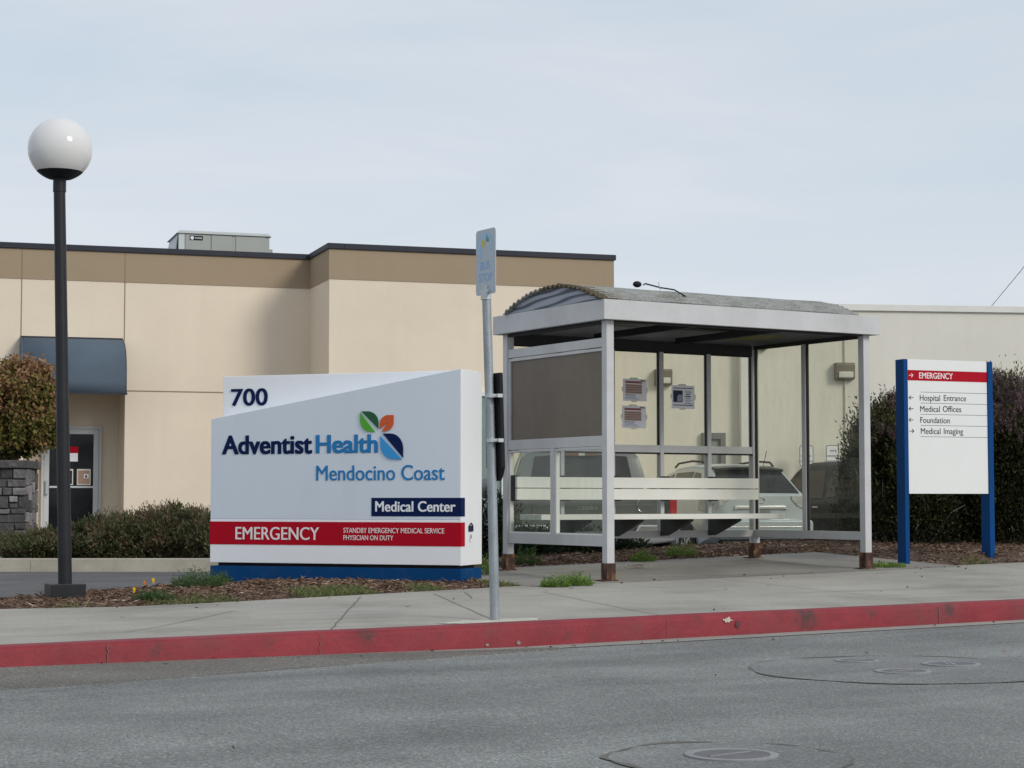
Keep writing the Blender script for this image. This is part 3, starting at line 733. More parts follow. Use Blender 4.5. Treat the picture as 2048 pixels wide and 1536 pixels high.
o = leaves("bark_mulch", np.array(ps), np.array(ax), rng.gamma(3.0, 0.013, n) + 0.010, rng.uniform(0.005, 0.017, n), MT['chips'], None, rng, rng.beta(2.0, 2.4, n), 0.3)
tag(o, "brown shredded bark mulch spread over the planting beds", "mulch", kind='stuff')
# verge grass along the pavement edge
ps = []; ax = []; 
def verge(s0, s1, t_off, spread, n):
    for _ in range(n):
        s = rng.uniform(s0, s1)
        if mnoise.noise((s * 1.6, 5.0, 0)) < -0.1 + 0.25 * rng.uniform(): continue
        t = edge_t(s) + t_off + abs(rng.normal()) * spread
        ps.append(P(s, t, M(s, t) - 0.01)[:]); a = rng.uniform(0, 6.28); ax.append((math.cos(a) * 0.8, math.sin(a) * 0.8, rng.uniform(0.3, 1.1)))
verge(-2.6, 2.1, 0.03, 0.12, 9000); verge(-0.2, 2.0, 0.03, 0.20, 15000); verge(-2.9, -2.0, 0.0, 0.2, 1300); verge(7.0, 8.0, 0.02, 0.12, 2600)
n = len(ps)
lp_ = []; la_ = []
for _ in range(90):
    s = rng.uniform(-5, 11); t = rng.uniform(0.2, 3.2) if rng.uniform() < 0.4 else edge_t(s) - abs(rng.normal()) * 0.25
    lp_.append(P(s, t, G(s, t) + 0.006)[:]); a = rng.uniform(0, 6.28); la_.append((math.cos(a), math.sin(a), 0.1))
for _ in range(60):
    s = rng.uniform(-5, 9); t = -rng.uniform(0.02, 0.3) if rng.uniform() < 0.6 else -rng.uniform(0.3, 5)
    lp_.append(P(s, t, road_z(s, t) + 0.009)[:]); a = rng.uniform(0, 6.28); la_.append((math.cos(a), math.sin(a), 0.1))
o2 = leaves("leaf_litter", np.array(lp_), np.array(la_), rng.uniform(0.015, 0.05, 150), rng.uniform(0.006, 0.018, 150), MT['chips'], None, rng, rng.beta(1.5, 3, 150))
tag(o2, "tiny dry leaves and bark crumbs strewn on the pavement and along the gutter", "leaf litter", kind='stuff')
o = leaves("verge_grass", np.array(ps), np.array(ax), rng.uniform(0.025, 0.085, n), rng.uniform(0.004, 0.008, n), MT['grass'], None, rng, rng.beta(2, 2, n))
tag(o, "low dry green grass creeping along the back edge of the pavement", "grass", kind='stuff')

# big concrete collar in the road with its covers, and the near cover
def disc_on_road(name, px, py, r, mat, parent=None, dz=0.004, n=48, hole=0.0, wob=0.0):
    c = at_ground(px, py); mb = MB(); vs = []
    for k in range(n):
        a = 2 * math.pi * k / n; rr = r * (1 + wob * mnoise.noise((math.cos(a) * 1.4, math.sin(a) * 1.4, px)))
        s, t = st(c.x + rr * math.cos(a), c.y + rr * math.sin(a))
        vs.append((c.x + rr * math.cos(a), c.y + rr * math.sin(a), road_z(s, t) + dz))
    if hole:
        for k in range(n):
            a = 2 * math.pi * k / n; s, t = st(c.x + hole * math.cos(a), c.y + hole * math.sin(a))
            vs.append((c.x + hole * math.cos(a), c.y + hole * math.sin(a), road_z(s, t) + dz))
        mb.add(vs, [(k, (k + 1) % n, (k + 1) % n + n, k + n) for k in range(n)])
    else:
        mb.add(vs, [tuple(range(n))])
    o = mb.build(name, mat, parent)
    return o, c
disc_on_road("road_patch", 1805, 1339, 0.86, MT['patch'], dz=0.003, wob=0.16)[0]['kind'] = 'structure'
disc_on_road("road_patch_edge", 1805, 1339, 0.867, MT['joint'], dz=0.0045, hole=0.859, wob=0.16)[0]['kind'] = 'structure'
disc_on_road("road_patch", 1460, 1518, 0.45, MT['patch'], dz=0.003, wob=0.2)[0]['kind'] = 'structure'
disc_on_road("road_patch_edge", 1460, 1518, 0.4535, MT['joint'], dz=0.0045, hole=0.450, wob=0.2)[0]['kind'] = 'structure'
def cover(px, py, r, label, mark):
    c = at_ground(px, py); root = thing("manhole_cover", label, "manhole cover", (c.x, c.y, c.z), 0, "utility covers in the road")
    mb = MB(); mb.lathe([(r, 0.0), (r, 0.009), (r * 0.83, 0.010), (r * 0.815, 0.006)], 48); mb.build("ring", MT['ironring'], root, smooth=True)
    mb = MB(); mb.lathe([(r * 0.815, 0.004), (r * 0.80, 0.0075), (0.0001, 0.0078)], 48); mb.build("lid", MT['iron'], root, smooth=True)
    if mark:
        mb = MB(); mb.box(-r * 0.22, -r * 0.12, -r * 0.45, r * 0.45, 0.007, 0.0105); mb.box(-0.02 * r, r * 0.10, -r * 0.45, r * 0.35, 0.007, 0.0105); mb.build("lid_mark", MT['ironring'], root)
    else:
        mb = MB(); mb.bar((-r * 0.5, -r * 0.35, 0.0085), (r * 0.45, r * 0.42, 0.0085), r * 0.07, 0.004); mb.build("lid_mark", MT['ironring'], root)
    return root
cover(1463, 1513, 0.175, "round utility cover in the nearest part of the road", False)
cover(1902, 1330, 0.168, "round cover with two bars, farthest right in the patched circle", True)
cover(1806, 1345, 0.155, "faint round cover in the middle of the patched circle of the road", False)
cover(1714, 1323, 0.130, "faded round cover at the far left of the patched circle", False)
# seam lines in the road
mb = MB()
for pts in ([(0, 1394), (250, 1366), (560, 1340), (700, 1330)], [(420, 1362), (760, 1344), (1250, 1331), (1420, 1318)], [(1450, 1288), (1700, 1272), (2040, 1250)]):
    crack(pts, 0.005, 0.0045)
o = mb.build("road_seam", [MT['joint'], MT['joint']], fix=False); o['kind'] = 'structure'
# ================================================================== street lamp
lp = at(130, 1192, 14.93); ls, lt = st(lp.x, lp.y)
lamp = thing("street_lamp", "tall dark post lamp with a white globe, standing in the bark bed", "street lamp", (lp.x, lp.y, lp.z), A - R(6))
sc_ = F / 14.93
zt = lambda py: at(121, py, 14.93).z - lp.z
mb = MB(); mb.box(-0.135, 0.135, -0.135, 0.135, -0.15, 0.098); mb.build("base_box", MT['pole'], lamp, bevel=0.006)
lean = (at(121, 360, 14.93).x - at(132, 1170, 14.93).x)
cs, sn = math.cos(-(A - R(6))), math.sin(-(A - R(6)))
def lloc(dx): return (dx * cs, dx * sn)
tx, ty = lloc(lean)
mb = MB(); mb.tube([(0, 0, 0.07), (tx, ty, zt(383))], [0.0535, 0.0455], 32); mb.build("pole", MT['pole'], lamp, smooth=True)
mb = MB(); mb.tube([(tx, ty, zt(384)), (tx, ty, zt(355))], 0.051, 32); mb.build("collar", MT['pole'], lamp, smooth=True)
zc_ = zt(299); rg = 0.2515
mb = MB(); prof = []
a0 = math.asin(-0.725)
for k in range(29):
    a = a0 + (math.pi / 2 - a0) * k / 28; prof.append((max(rg * math.cos(a), 0.0004), rg * math.sin(a)))
mb.lathe(prof, 56, (tx, ty, zc_)); mb.build("globe", MT['globe'], lamp, smooth='all')
mb = MB(); prof = [(0.001, zt(352) - zc_), (0.05, zt(353) - zc_)]
for k in range(9):
    a = -math.pi / 2 + 0.38 + (a0 + math.pi / 2 - 0.38) * k / 8; prof.append((rg * math.cos(a) * 1.005, rg * math.sin(a) * 1.0))
prof += [(rg * math.cos(a0) + 0.006, rg * math.sin(a0) + 0.004), (rg * math.cos(a0) - 0.01, rg * math.sin(a0) + 0.008)]
mb.lathe(prof, 48, (tx, ty, zc_)); mb.build("fitter", MT['black'], lamp, smooth=True)

# ================================================================== monument sign
TH = R(-20.8); SY = 16.5
sp = at(919, 1161, SY); sp = Vector((sp.x, sp.y, sp.z))
msign = thing("monument_sign", "large grey and white hospital sign with red emergency stripe on a blue base", "sign", sp, TH)
H = lambda px, py, yl=0.0: hit(px, py, sp, TH, yl)
xl = H(421, 1000)[0]; DEP = 0.49; DM = 0.21
ztop = H(918, 738)[1]; zlt = H(421, 838)[1]
zb = H(919, 1131)[1]
# grey sloping front slab, down to the red stripe
zr1 = H(919, 1045)[1]; zr0 = H(919, 1093)[1]
mb = MB(); mb.prism([(xl, zr1 + 0.022), (0, zr1 + 0.022), (0, ztop), (-0.005, ztop), (xl, zlt)], 'y', 0, DM); mb.build("front_slab", MT['signgrey'], msign, bevel=0.004)
mb = MB(); mb.box(xl, 0, 0.0, DM, zb, zr1 + 0.0215); mb.build("lower_slab", MT['signwhite'], msign, bevel=0.003)
mb = MB(); mb.box(xl, 0.0, DM + 0.001, DEP, zb, ztop + 0.004); mb.build("back_slab", MT['signwhite'], msign, bevel=0.004)
# white skin that covers the right-hand end
mb = MB(); mb.box(0.0005, 0.012, 0.0, DEP, zb - 0.002, ztop + 0.002); mb.build("end_panel", MT['signwhite'], msign, bevel=0.002)
mb = MB(); mb.box(xl + 0.06, -0.04, 0.05, DEP - 0.05, zb - 0.045, zb); mb.build("shadow_gap", MT['black'], msign)
mb = MB(); mb.box(xl, 0.012, 0.004, DEP, -0.25, zb - 0.03); mb.build("plinth", MT['signblue'], msign, bevel=0.004)
wrap = 0.085
mb = MB(); mb.box(xl - 0.001, 0.0155, -0.003, -0.0002, zr0, zr1); mb.box(0.0122, 0.0155, -0.0002, wrap, zr0, zr1); mb.box(xl - 0.003, xl - 0.0002, -0.003, 0.09, zr0, zr1)
rs = mb.build("red_stripe", MT['signred'], msign)
zn1 = H(919, 995.5)[1]; zn0 = H(919, 1033)[1]; xn = H(743, 1014)[0]
mb = MB(); mb.box(xn, 0.0155, -0.003, -0.0002, zn0, zn1); mb.box(0.0122, 0.0155, -0.0002, wrap, zn0, zn1); nb_ = mb.build("navy_panel", MT['navy'], msign)
def sign_text(s, x0, x1, y0, y1, mat, bold, yl=0.0, thick=0.006, name="lettering", parent=None):
    cy = (y0 + y1) / 2; cx = (x0 + x1) / 2
    a = H(x0, cy, yl)[0]; b = H(x1, cy, yl)[0]; z1_ = H(cx, y0, yl)[1]; z0_ = H(cx, y1, yl)[1]
    mb = MB(); add_text(mb, s, a, b, z0_, z1_, yl, bold, thick); return mb.build(name, mat, parent or msign)
sign_text("700", 462.5, 535.5, 777, 811.5, MT['navy'], 0.035, DM - 0.001, name="street_number")
sign_text("Adventist", 444.7, 624.6, 870, 908.5, MT['navy'], 0.060, thick=0.006)
sign_text("Health", 631.9, 756.0, 869.2, 906.3, MT['letterblue'], 0.060, thick=0.006)
sign_text("Mendocino Coast", 632.8, 889.7, 930, 960.6, MT['letterblue'], 0.02, thick=0.005)
sign_text("Medical Center", 750.6, 911, 1002.3, 1023.6, MT['lettercool'], 0.04, -0.003, 0.003)
sign_text("EMERGENCY", 471, 638.5, 1054, 1079.6, MT['letterwhite'], 0.022, -0.003, 0.003)
sign_text("STANDBY EMERGENCY MEDICAL SERVICE", 687, 888.5, 1056, 1066.4, MT['letterwhite'], 0.0, -0.003, 0.003)
sign_text("PHYSICIAN ON DUTY", 687, 786.6, 1070.6, 1080.4, MT['letterwhite'], 0.0, -0.003, 0.003)
# emblem of leaves
def leaf_pts(x0, y0, x1, y1, kind, part):
    """outline in photo pixels of a leaf or half leaf. kind 'tlbr': sharp top-left and bottom-right corners"""
    n = 8; w = x1 - x0; h = y1 - y0; r = 0.62
    def arc(cx, cy, rx, ry, a0_, a1_): return [(cx + rx * math.cos(a0_ + (a1_ - a0_) * k / n), cy + ry * math.sin(a0_ + (a1_ - a0_) * k / n)) for k in range(n + 1)]
    if kind == 'tlbr':
        up = [(x0, y0)] + arc(x1 - r * w, y0 + r * h, r * w, r * h, -math.pi / 2, 0) + [(x1, y1)]
        dn = [(x1, y1)] + arc(x0 + r * w, y1 - r * h, r * w, r * h, math.pi / 2, math.pi) + [(x0, y0)]
        return {'up': up, 'dn': dn}[part]
    full = [(x1, y0)] + [(x1, y1 - r * h)] + arc(x1 - r * w, y1 - r * h, r * w, r * h, 0, math.pi / 2)[1:] + [(x0 + w * 0.16, y1), (x0 + 0.60 * w, y0 + 0.42 * h), (x0, y1 - h * 0.12)] + arc(x0 + r * w, y0 + r * h, r * w, r * h, math.pi, 1.5 * math.pi)
    return full
emb = thing("emblem", None, None, (0, 0, 0)); emb.parent = msign
def emblem_piece(pts, mat, name):
    q = [H(px, py) for px, py in pts]; mb = MB(); mb.prism([(a, b) for a, b in q], 'y', -0.010, 0.0); mb.build(name, mat, emb)
def half(pts, dx, dy): return [(x + dx, y + dy) for x, y in pts]
zx = lambda X: 400 + X / 3.2; zy = lambda Y: 720 + Y / 3.2
emblem_piece(half(leaf_pts(zx(1031), zy(330), zx(1139), zy(440), 'tlbr', 'up'), 1.0, -0.5), MT['leafdark'], "upper_leaf")
emblem_piece(half(leaf_pts(zx(1027), zy(338), zx(1122), zy(459), 'tlbr', 'dn'), 0, 0), MT['leafgreen'], "upper_leaf")
emblem_piece(leaf_pts(zx(1152), zy(352), zx(1241), zy(456), 'trbl', None), MT['leaforange'], "orange_leaf")
emblem_piece(half(leaf_pts(zx(1170), zy(471), zx(1300), zy(627), 'tlbr', 'up'), 0.3, -0.3), MT['navy'], "lower_leaf")
emblem_piece(leaf_pts(zx(1156), zy(487), zx(1292), zy(636), 'tlbr', 'dn'), MT['leafblue'], "lower_leaf")
# little lock and seal on the end panel
def E(px, py):  # local (y, z) on the end plane x = 0.012
    c = Vector((0, 0, CAMZ)); d = ray(px, py); n = Vector((math.cos(TH), math.sin(TH), 0)); p0 = sp + n * 0.012
    q = c + d * ((p0 - c).dot(n) / d.dot(n)) - sp
    return q.dot(Vector((-math.sin(TH), math.cos(TH), 0))), q.z
a = E(936.5, 1063); b = E(945, 1047); mb = MB(); mb.box(0.012, 0.022, a[0], b[0], a[1], b[1] - 0.02); mb.tube([(0.02, a[0] + 0.01, b[1] - 0.02), (0.022, (a[0] + b[0]) / 2, b[1] + 0.005), (0.02, b[0] - 0.01, b[1] - 0.02)], 0.005, 8); mb.build("padlock", MT['ink'], msign)
a = E(937, 1092); b = E(945, 1066); mb = MB(); mb.box(0.012, 0.0145, a[0], b[0], a[1], b[1]); pl_ = mb.build("rating_plate", MT['signwhite'], msign)
mb = MB()
for i in range(3): mb.box(0.0145, 0.0155, a[0] + 0.02, b[0] - 0.02, b[1] - 0.02 - i * 0.012, b[1] - 0.015 - i * 0.012)
mb.tube([(0.0155, (a[0] + b[0]) / 2 + 0.03 * math.cos(t), b[1] - 0.062 + 0.018 * math.sin(t)) for t in lin(1.2, 4.8, 9)], 0.002, 6); mb.build("plate_print", MT['ink'], pl_)

# ================================================================== bus stop sign
bp0 = at_ground(990, 1241)
bus = thing("bus_stop_sign", "galvanised pole with a faded pale blue bus stop plate near the kerb", "sign", bp0, A)
BY = bp0.y
def bl(px, py, dY=0.0):
    v = at(px, py, BY + dY) - bp0; return Vector((v.dot(E1), v.dot(E2), v.z))
mb = MB(); top = bl(973, 598); pm = top * 0.5 + Vector((0.006, 0, 0)); mb.tube([(0, 0, -0.02), pm, top], [0.0325, 0.0315, 0.030], 24); mb.build("pole", MT['galv'], bus, smooth=True)
mb = MB(); z0 = bl(972, 600); z1 = bl(972, 585); mb.tube([z0, z1], 0.036, 20); mb.tube([z1 + Vector((0, -0.05, 0.005)), z1 + Vector((0, 0.06, 0.005))], 0.014, 12); mb.box(z1.x - 0.012, z1.x + 0.012, z1.y - 0.03, z1.y + 0.03, z1.z - 0.02, z1.z + 0.045); mb.build("bracket", MT['galvnew'], bus, smooth=True, bevel=0.003)
# plate: stands along the direction across the street
pt = bl(972, 455); pb = bl(972, 590)
def plate_y(px, py, off=0.0):
    # local (y, z) on the plane x = plate
    c = Vector((0, 0, CAMZ)); d = ray(px, py); p0 = bp0 + E1 * (top.x + off)
    q = c + d * ((p0 - c).dot(E1) / d.dot(E1)) - bp0
    return q.dot(E2), q.z
y0, zA = plate_y(991.5, 520); y1, zB = plate_y(952.5, 520)
zt_ = plate_y(972, 458.5)[1]; zb_ = plate_y(972, 589)[1]
def rrect(a, b, c, d, r, n=6):
    o_ = []
    for cx, cy, s0 in ((b - r, d - r, 0), (a + r, d - r, 1), (a + r, c + r, 2), (b - r, c + r, 3)):
        for k in range(n + 1):
            t = math.pi / 2 * (s0 + k / n); o_.append((cx + r * math.cos(t), cy + r * math.sin(t)))
    return o_
px_ = top.x - 0.002
mb = MB(); mb.prism(rrect(y0, y1, zb_, zt_, 0.025), 'x', px_, px_ + 0.004); plate = mb.build("plate", MT['busplate'], bus)
def yz_text(mb, s, ya, yb, z0, z1, x, bold, thick):
    tmp = MB(); add_text(tmp, s, 0, 1, 0, 1, 0, bold, thick)
    vs = [(x + v[1], yb + (ya - yb) * v[0], z0 + (z1 - z0) * v[2]) for v in tmp.v]; mb.add(vs, tmp.f)
wid = y1 - y0
mb = MB(); yz_text(mb, "BUS", y0 + wid * 0.28, y0 + wid * 0.76, zb_ + 0.168, zb_ + 0.225, px_, 0.03, 0.001); yz_text(mb, "STOP", y0 + wid * 0.16, y0 + wid * 0.84, zb_ + 0.088, zb_ + 0.145, px_, 0.03, 0.001); mb.build("lettering", MT['busblue'], plate)
mb = MB(); yc = (y0 + y1) / 2; zc2 = zt_ - 0.115
for k in range(20):
    a0_ = -0.55 + 4.5 * k / 20; a1_ = -0.55 + 4.5 * (k + 1) / 20; r0 = 0.062; r1 = 0.084 + 0.02 * k / 20
    mb.add([(px_ - 0.0008, yc - r * math.cos(a), zc2 + r * math.sin(a)) for a, r in ((a0_, r0), (a1_, r0), (a1_, r1), (a0_, r1))], [(0, 1, 2, 3)])
mb.build("swirl", MT['buspale'], plate)
mb = MB(); mb.prism([(yc + 0.035 + 0.026 * math.cos(t), zc2 + 0.022 + 0.026 * math.sin(t)) for t in lin(0, 2 * math.pi * 23 / 24, 24)], 'x', px_ - 0.0012, px_); mb.build("sun_disc", MT['busyellow'], plate)
mb = MB()
for d_ in (0, 0.014, 0.028): mb.prism([(yc - 0.008 - d_, zc2 + 0.03), (yc - 0.012 - d_, zc2 + 0.09 - d_), (yc - 0.018 - d_, zc2 + 0.03)], 'x', px_ - 0.0014, px_)
mb.build("reeds", MT['busgreen'], plate)
# black timetable holder strapped to the pole
h1 = bl(975, 746); h0 = bl(990, 935); h2 = bl(992, 962)
mb = MB(); xo = 0.062
def ring_at(z, lx, ya, yb, th): return [(lx + xo, ya, z), (lx + xo + th, ya, z), (lx + xo + th, yb, z), (lx + xo, yb, z)]
def lean_x(z): return top.x * (z / top.z)
secs = [(h1.z, -0.06, 0.14, 0.028), (h0.z, -0.065, 0.14, 0.03), (h0.z - 0.05, -0.045, 0.10, 0.028), (h2.z, -0.02, 0.03, 0.024)]
vs = []; 
for z, ya, yb, th in secs: vs += ring_at(z, lean_x(z) - 0.026, ya, yb, th)
fs = [(3, 2, 1, 0), (12, 13, 14, 15)]
for i in range(3):
    for k in range(4): fs.append((4 * i + k, 4 * i + (k + 1) % 4, 4 * i + 4 + (k + 1) % 4, 4 * i + 4 + k))
mb.add(vs, fs); mb.build("timetable_holder", MT['black'], bus, bevel=0.004)
for py in (792, 881):
    z = bl(980, py).z; lx = lean_x(z); mb = MB()
    mb.tube([(lx, 0, z - 0.012), (lx, 0, z + 0.012)], 0.0345, 24); mb.box(lx - 0.005, lx + 0.045, -0.037, -0.031, z - 0.011, z + 0.011); mb.box(lx + 0.012, lx + 0.05, -0.075, -0.064, z - 0.012, z + 0.012)
    mb.build("strap", MT['galvnew'], bus, smooth=True)

# ================================================================== bus shelter
SH_S, SH_T, L_, D_ = 2.97, 3.30, 2.97, 1.71
sr = P(SH_S, SH_T, 0.24)
shel = thing("bus_shelter", "open fronted metal and glass bus shelter with a curved corrugated roof", "bus shelter", sr, A)
HS = lambda px, py, yl: hit(px, py, sr, A, yl)
ZB = 2.30        # underside of the roof frame above the root
W = 0.078
def zgnd(x, y): return G(SH_S + x, SH_T + y) - 0.24
posts = [(0, 0), (L_, 0), (0, D_), (L_, D_)]
for x, y in posts:
    zg_ = zgnd(x, y)
    mb = MB(); mb.box(x - W / 2, x + W / 2, y - W / 2, y + W / 2, zg_ + 0.155, ZB); po = mb.build("post", MT['shelter'], shel, bevel=0.003)
    mb = MB(); w2 = W / 2 + 0.008; mb.box(x - w2, x + w2, y - w2, y + w2, zg_ - 0.01, zg_ + 0.157); mb.box(x - w2 - 0.05, x + w2 + 0.02, y - w2 - 0.01, y + w2 + 0.02, zg_ - 0.01, zg_ + 0.012); mb.build("post_foot", MT['rust'], po, bevel=0.003)
OV = 0.11; FH = 0.176
mb = MB(); f0 = ZB; f1 = ZB + FH
mb.box(-OV, L_ + OV, -OV, -OV + 0.05, f0, f1); mb.box(-OV, L_ + OV, D_ + OV - 0.05, D_ + OV, f0, f1)
mb.box(-OV, -OV + 0.05, -OV + 0.05, D_ + OV - 0.05, f0, f1); mb.box(L_ + OV - 0.05, L_ + OV, -OV + 0.05, D_ + OV - 0.05, f0, f1)
mb.build("fascia", MT['shelter'], shel, bevel=0.003)
# beams under the roof
mb = MB(); zz = ZB - 0.095
mb.box(W / 2, L_ - W / 2, D_ - 0.03, D_ + 0.03, zz, ZB + 0.01)
for x in (0, L_): mb.box(x - 0.03, x + 0.03, W / 2, D_ - W / 2, ZB - 0.028, ZB + 0.01)
mb.box(W / 2, L_ - W / 2, -0.03, 0.03, ZB - 0.012, ZB + 0.01)
for x in (L_ / 3, 2 * L_ / 3): mb.box(x - 0.03, x + 0.03, 0.035, D_ - 0.035, ZB - 0.012, ZB + 0.05)
mb.build("roof_beam", MT['bracket'], shel)
# barrel roof, corrugated, with plywood gables
RISE = 0.182; yA = -OV + 0.04; yB = D_ + OV - 0.25
half_w = (yB - yA) / 2; rad = (half_w ** 2 + RISE ** 2) / (2 * RISE); ycn = (yA + yB) / 2; zcn = f1 + 0.004 + RISE - rad; amax = math.asin(half_w / rad)
def roof_pt(u, v, off):
    a = -amax + 2 * amax * v; x = -OV - 0.03 + (L_ + 2 * OV - 0.20) * u
    r = rad + off + 0.012 * math.sin(v * 2 * math.pi * 22) + 0.006 * mnoise.noise((x * 2, v * 9, 4))
    return (x + 0.012 * mnoise.noise((v * 30, u * 2, 9)), ycn + r * math.sin(a), zcn + r * math.cos(a))
mb = MB(); mb.grid(lambda u, v: roof_pt(u, v, 0.006), 30, 217); 
for k_ in range(0, 2 * 216):
    if (k_ % 216) < 130 and rk.random() < (1.0 if k_ < 216 else 0.5): mb.mi[k_] = 1
ro = mb.build("roof", [MT['roofing'], pmat("mossy_roof_edge", (0.11, 0.09, 0.06), 0.95, var=0.4, scale=14, speck=0.3, sscale=60)], shel, smooth=True)
md = ro.modifiers.new("thickness", 'SOLIDIFY'); md.thickness = 0.012; md.offset = -1
mb = MB(); mb.box(-OV + 0.05, L_ + OV - 0.05, yB - 0.06, D_ + OV - 0.05, f1 - 0.03, f1 - 0.012); mb.box(L_ + OV - 0.30, L_ + OV - 0.05, -OV + 0.05, yB - 0.06, f1 - 0.03, f1 - 0.012); mb.build("light_block_deck", MT['roofing'], shel)  # deck strips added to keep light from leaking in through the roof gaps
for x in (-OV + 0.008, L_ + OV - 0.27):
    poly = [(ycn + (rad - 0.012) * math.sin(a), zcn + (rad - 0.012) * math.cos(a)) for a in lin(amax * 0.97, -amax * 0.97, 30)]
    poly = [(y, max(z, f1 + 0.0005)) for y, z in poly]
    mb = MB(); mb.prism(poly, 'x', x, x + 0.016); mb.build("gable", MT['ply'], shel)
# mossy see-through panel in the ceiling
mb = MB(); mb.box(2 * L_ / 3 + 0.05, L_ - 0.15, D_ - 0.75, D_ - 0.12, ZB + 0.052, ZB + 0.058); mb.build("ceiling_panel", leaf_mat("mossy_fibreglass", [(0.0, (0.5, 0.48, 0.25)), (1.0, (0.5, 0.48, 0.25))], trans=0.6), shel)
# back wall
zr_b = (0.335, 0.405); zr_m = (1.19, 1.262)
nb = 5; xs = [L_ * i / nb for i in range(nb + 1)]
mb = MB(); mb.box(W / 2, L_ - W / 2, D_ - 0.028, D_ + 0.028, zr_b[0], zr_b[1]); mb.build("bottom_rail", MT['shelter'], shel, bevel=0.002)
for i in range(1, nb):
    mb = MB(); mb.box(xs[i] - 0.022, xs[i] + 0.022, D_ - 0.034, D_ + 0.034, zr_b[1], ZB - 0.095); mb.build("mullion", MT['shelter'], shel, bevel=0.002)
for i in range(nb):
    a = xs[i] + (W / 2 if i == 0 else 0.022); b = xs[i + 1] - (W / 2 if i == nb - 1 else 0.022)
    mb = MB(); mb.box(a, b, D_ - 0.03, D_ + 0.03, zr_m[0], zr_m[1]); mb.box(a, b, D_ - 0.026, D_ + 0.02, zr_m[0] - 0.016, zr_m[0] - 0.001, 1); mb.build("middle_rail", [MT['shelter'], MT['gasket']], shel)
    for z0, z1 in ((zr_b[1], zr_m[0] - 0.016), (zr_m[1], ZB - 0.095)):
        mb = MB(); mb.box(a, b, D_ - 0.003, D_ + 0.003, z0, z1); mb.build("glass_pane", MT['glass'], shel)
    mb = MB(); e = 0.009
    mb.box(a, a + e, D_ - 0.012, D_ + 0.012, zr_m[1], ZB - 0.095); mb.box(b - e, b, D_ - 0.012, D_ + 0.012, zr_m[1], ZB - 0.095); mb.box(a, b, D_ - 0.0125, D_ + 0.0125, ZB - 0.107, ZB - 0.0955); mb.build("gasket", MT['gasket'], shel)
# left end: framed dark panel above, two panes below
zt0, zt1 = 2.068, 2.150
mb = MB(); mb.box(-0.026, 0.026, W / 2, D_ - W / 2, zt0, zt1); mb.build("end_rail", MT['shelter'], shel, bevel=0.002)
mb = MB(); mb.box(-0.022, 0.022, W / 2, D_ - W / 2, zt0 - 0.034, zt0 - 0.008); mb.build("end_rail", MT['shelter'], shel, bevel=0.002)
mb = MB(); mb.box(-0.026, 0.026, W / 2, D_ - W / 2, 1.19, 1.282); mb.build("end_rail", MT['shelter'], shel, bevel=0.002)
mb = MB(); mb.box(-0.024, 0.024, W / 2, D_ - W / 2, 1.162, 1.182); mb.build("end_rail", MT['shelter'], shel, bevel=0.002)
mb = MB(); mb.box(-0.026, 0.026, W / 2, D_ - W / 2, zr_b[0] - 0.03, zr_b[0] + 0.068); mb.build("end_rail", MT['shelter'], shel, bevel=0.002)
ap = MB(); ap.box(-0.006, 0.006, W / 2 + 0.012, D_ - W / 2 - 0.03, 1.282, zt0 - 0.034); ap.build("advert_panel", MT['advert'], shel)
mb = MB(); mb.box(-0.02, 0.02, D_ - W / 2 - 0.03, D_ - W / 2, 1.282, zt0 - 0.034); mb.build("panel_frame", MT['shelter'], shel)
ym = HS(1108, 980, 0)[1]
def side_y(px, py, xl_):
    c = Vector((0, 0, CAMZ)); d = ray(px, py); p0 = sr + E1 * xl_; q = c + d * ((p0 - c).dot(E1) / d.dot(E1)) - sr
    return q.dot(E2), q.z
ym = side_y(1110, 985, 0.0)[0]
z0, z1 = zr_b[0] + 0.068, 1.162
mb = MB(); mb.box(-0.028, 0.028, ym - 0.03, ym + 0.03, z0 - 0.03, 1.19); mb.build("end_mullion", MT['shelter'], shel, bevel=0.002)
for ya, yb in ((W / 2, ym - 0.03), (ym + 0.03, D_ - W / 2)):
    mb = MB(); mb.box(-0.003, 0.003, ya, yb, z0, z1); mb.build("glass_pane", MT['glassc'], shel)
    mb = MB(); e = 0.022
    mb.box(-0.018, 0.018, ya, ya + e, z0, z1); mb.box(-0.018, 0.018, yb - e, yb, z0, z1); mb.box(-0.0175, 0.0175, ya, yb, z0, z0 + 0.012); mb.build("pane_frame", MT['bench'], shel)
# right end: two tall panes
ymr = side_y(1611, 850, L_)[0]
mb = MB(); mb.box(L_ - 0.026, L_ + 0.026, W / 2, D_ - W / 2, zr_b[0] - 0.005, zr_b[0] + 0.075); mb.build("end_rail", MT['shelter'], shel, bevel=0.002)
mb = MB(); mb.box(L_ - 0.026, L_ + 0.026, ymr - 0.03, ymr + 0.03, zr_b[0] + 0.075, ZB - 0.028); mb.build("end_mullion", MT['shelter'], shel, bevel=0.002)
for ya, yb in ((W / 2, ymr - 0.03), (ymr + 0.03, D_ - W / 2)):
    mb = MB(); mb.box(L_ - 0.003, L_ + 0.003, ya, yb, zr_b[0] + 0.075, ZB - 0.028); mb.build("glass_pane", MT['glass'], shel)
    mb = MB(); e = 0.012
    mb.box(L_ - 0.014, L_ + 0.014, ya, ya + e, zr_b[0] + 0.075, ZB - 0.028); mb.box(L_ - 0.014, L_ + 0.014, yb - e, yb, zr_b[0] + 0.075, ZB - 0.028); mb.build("gasket", MT['gasket'], shel)
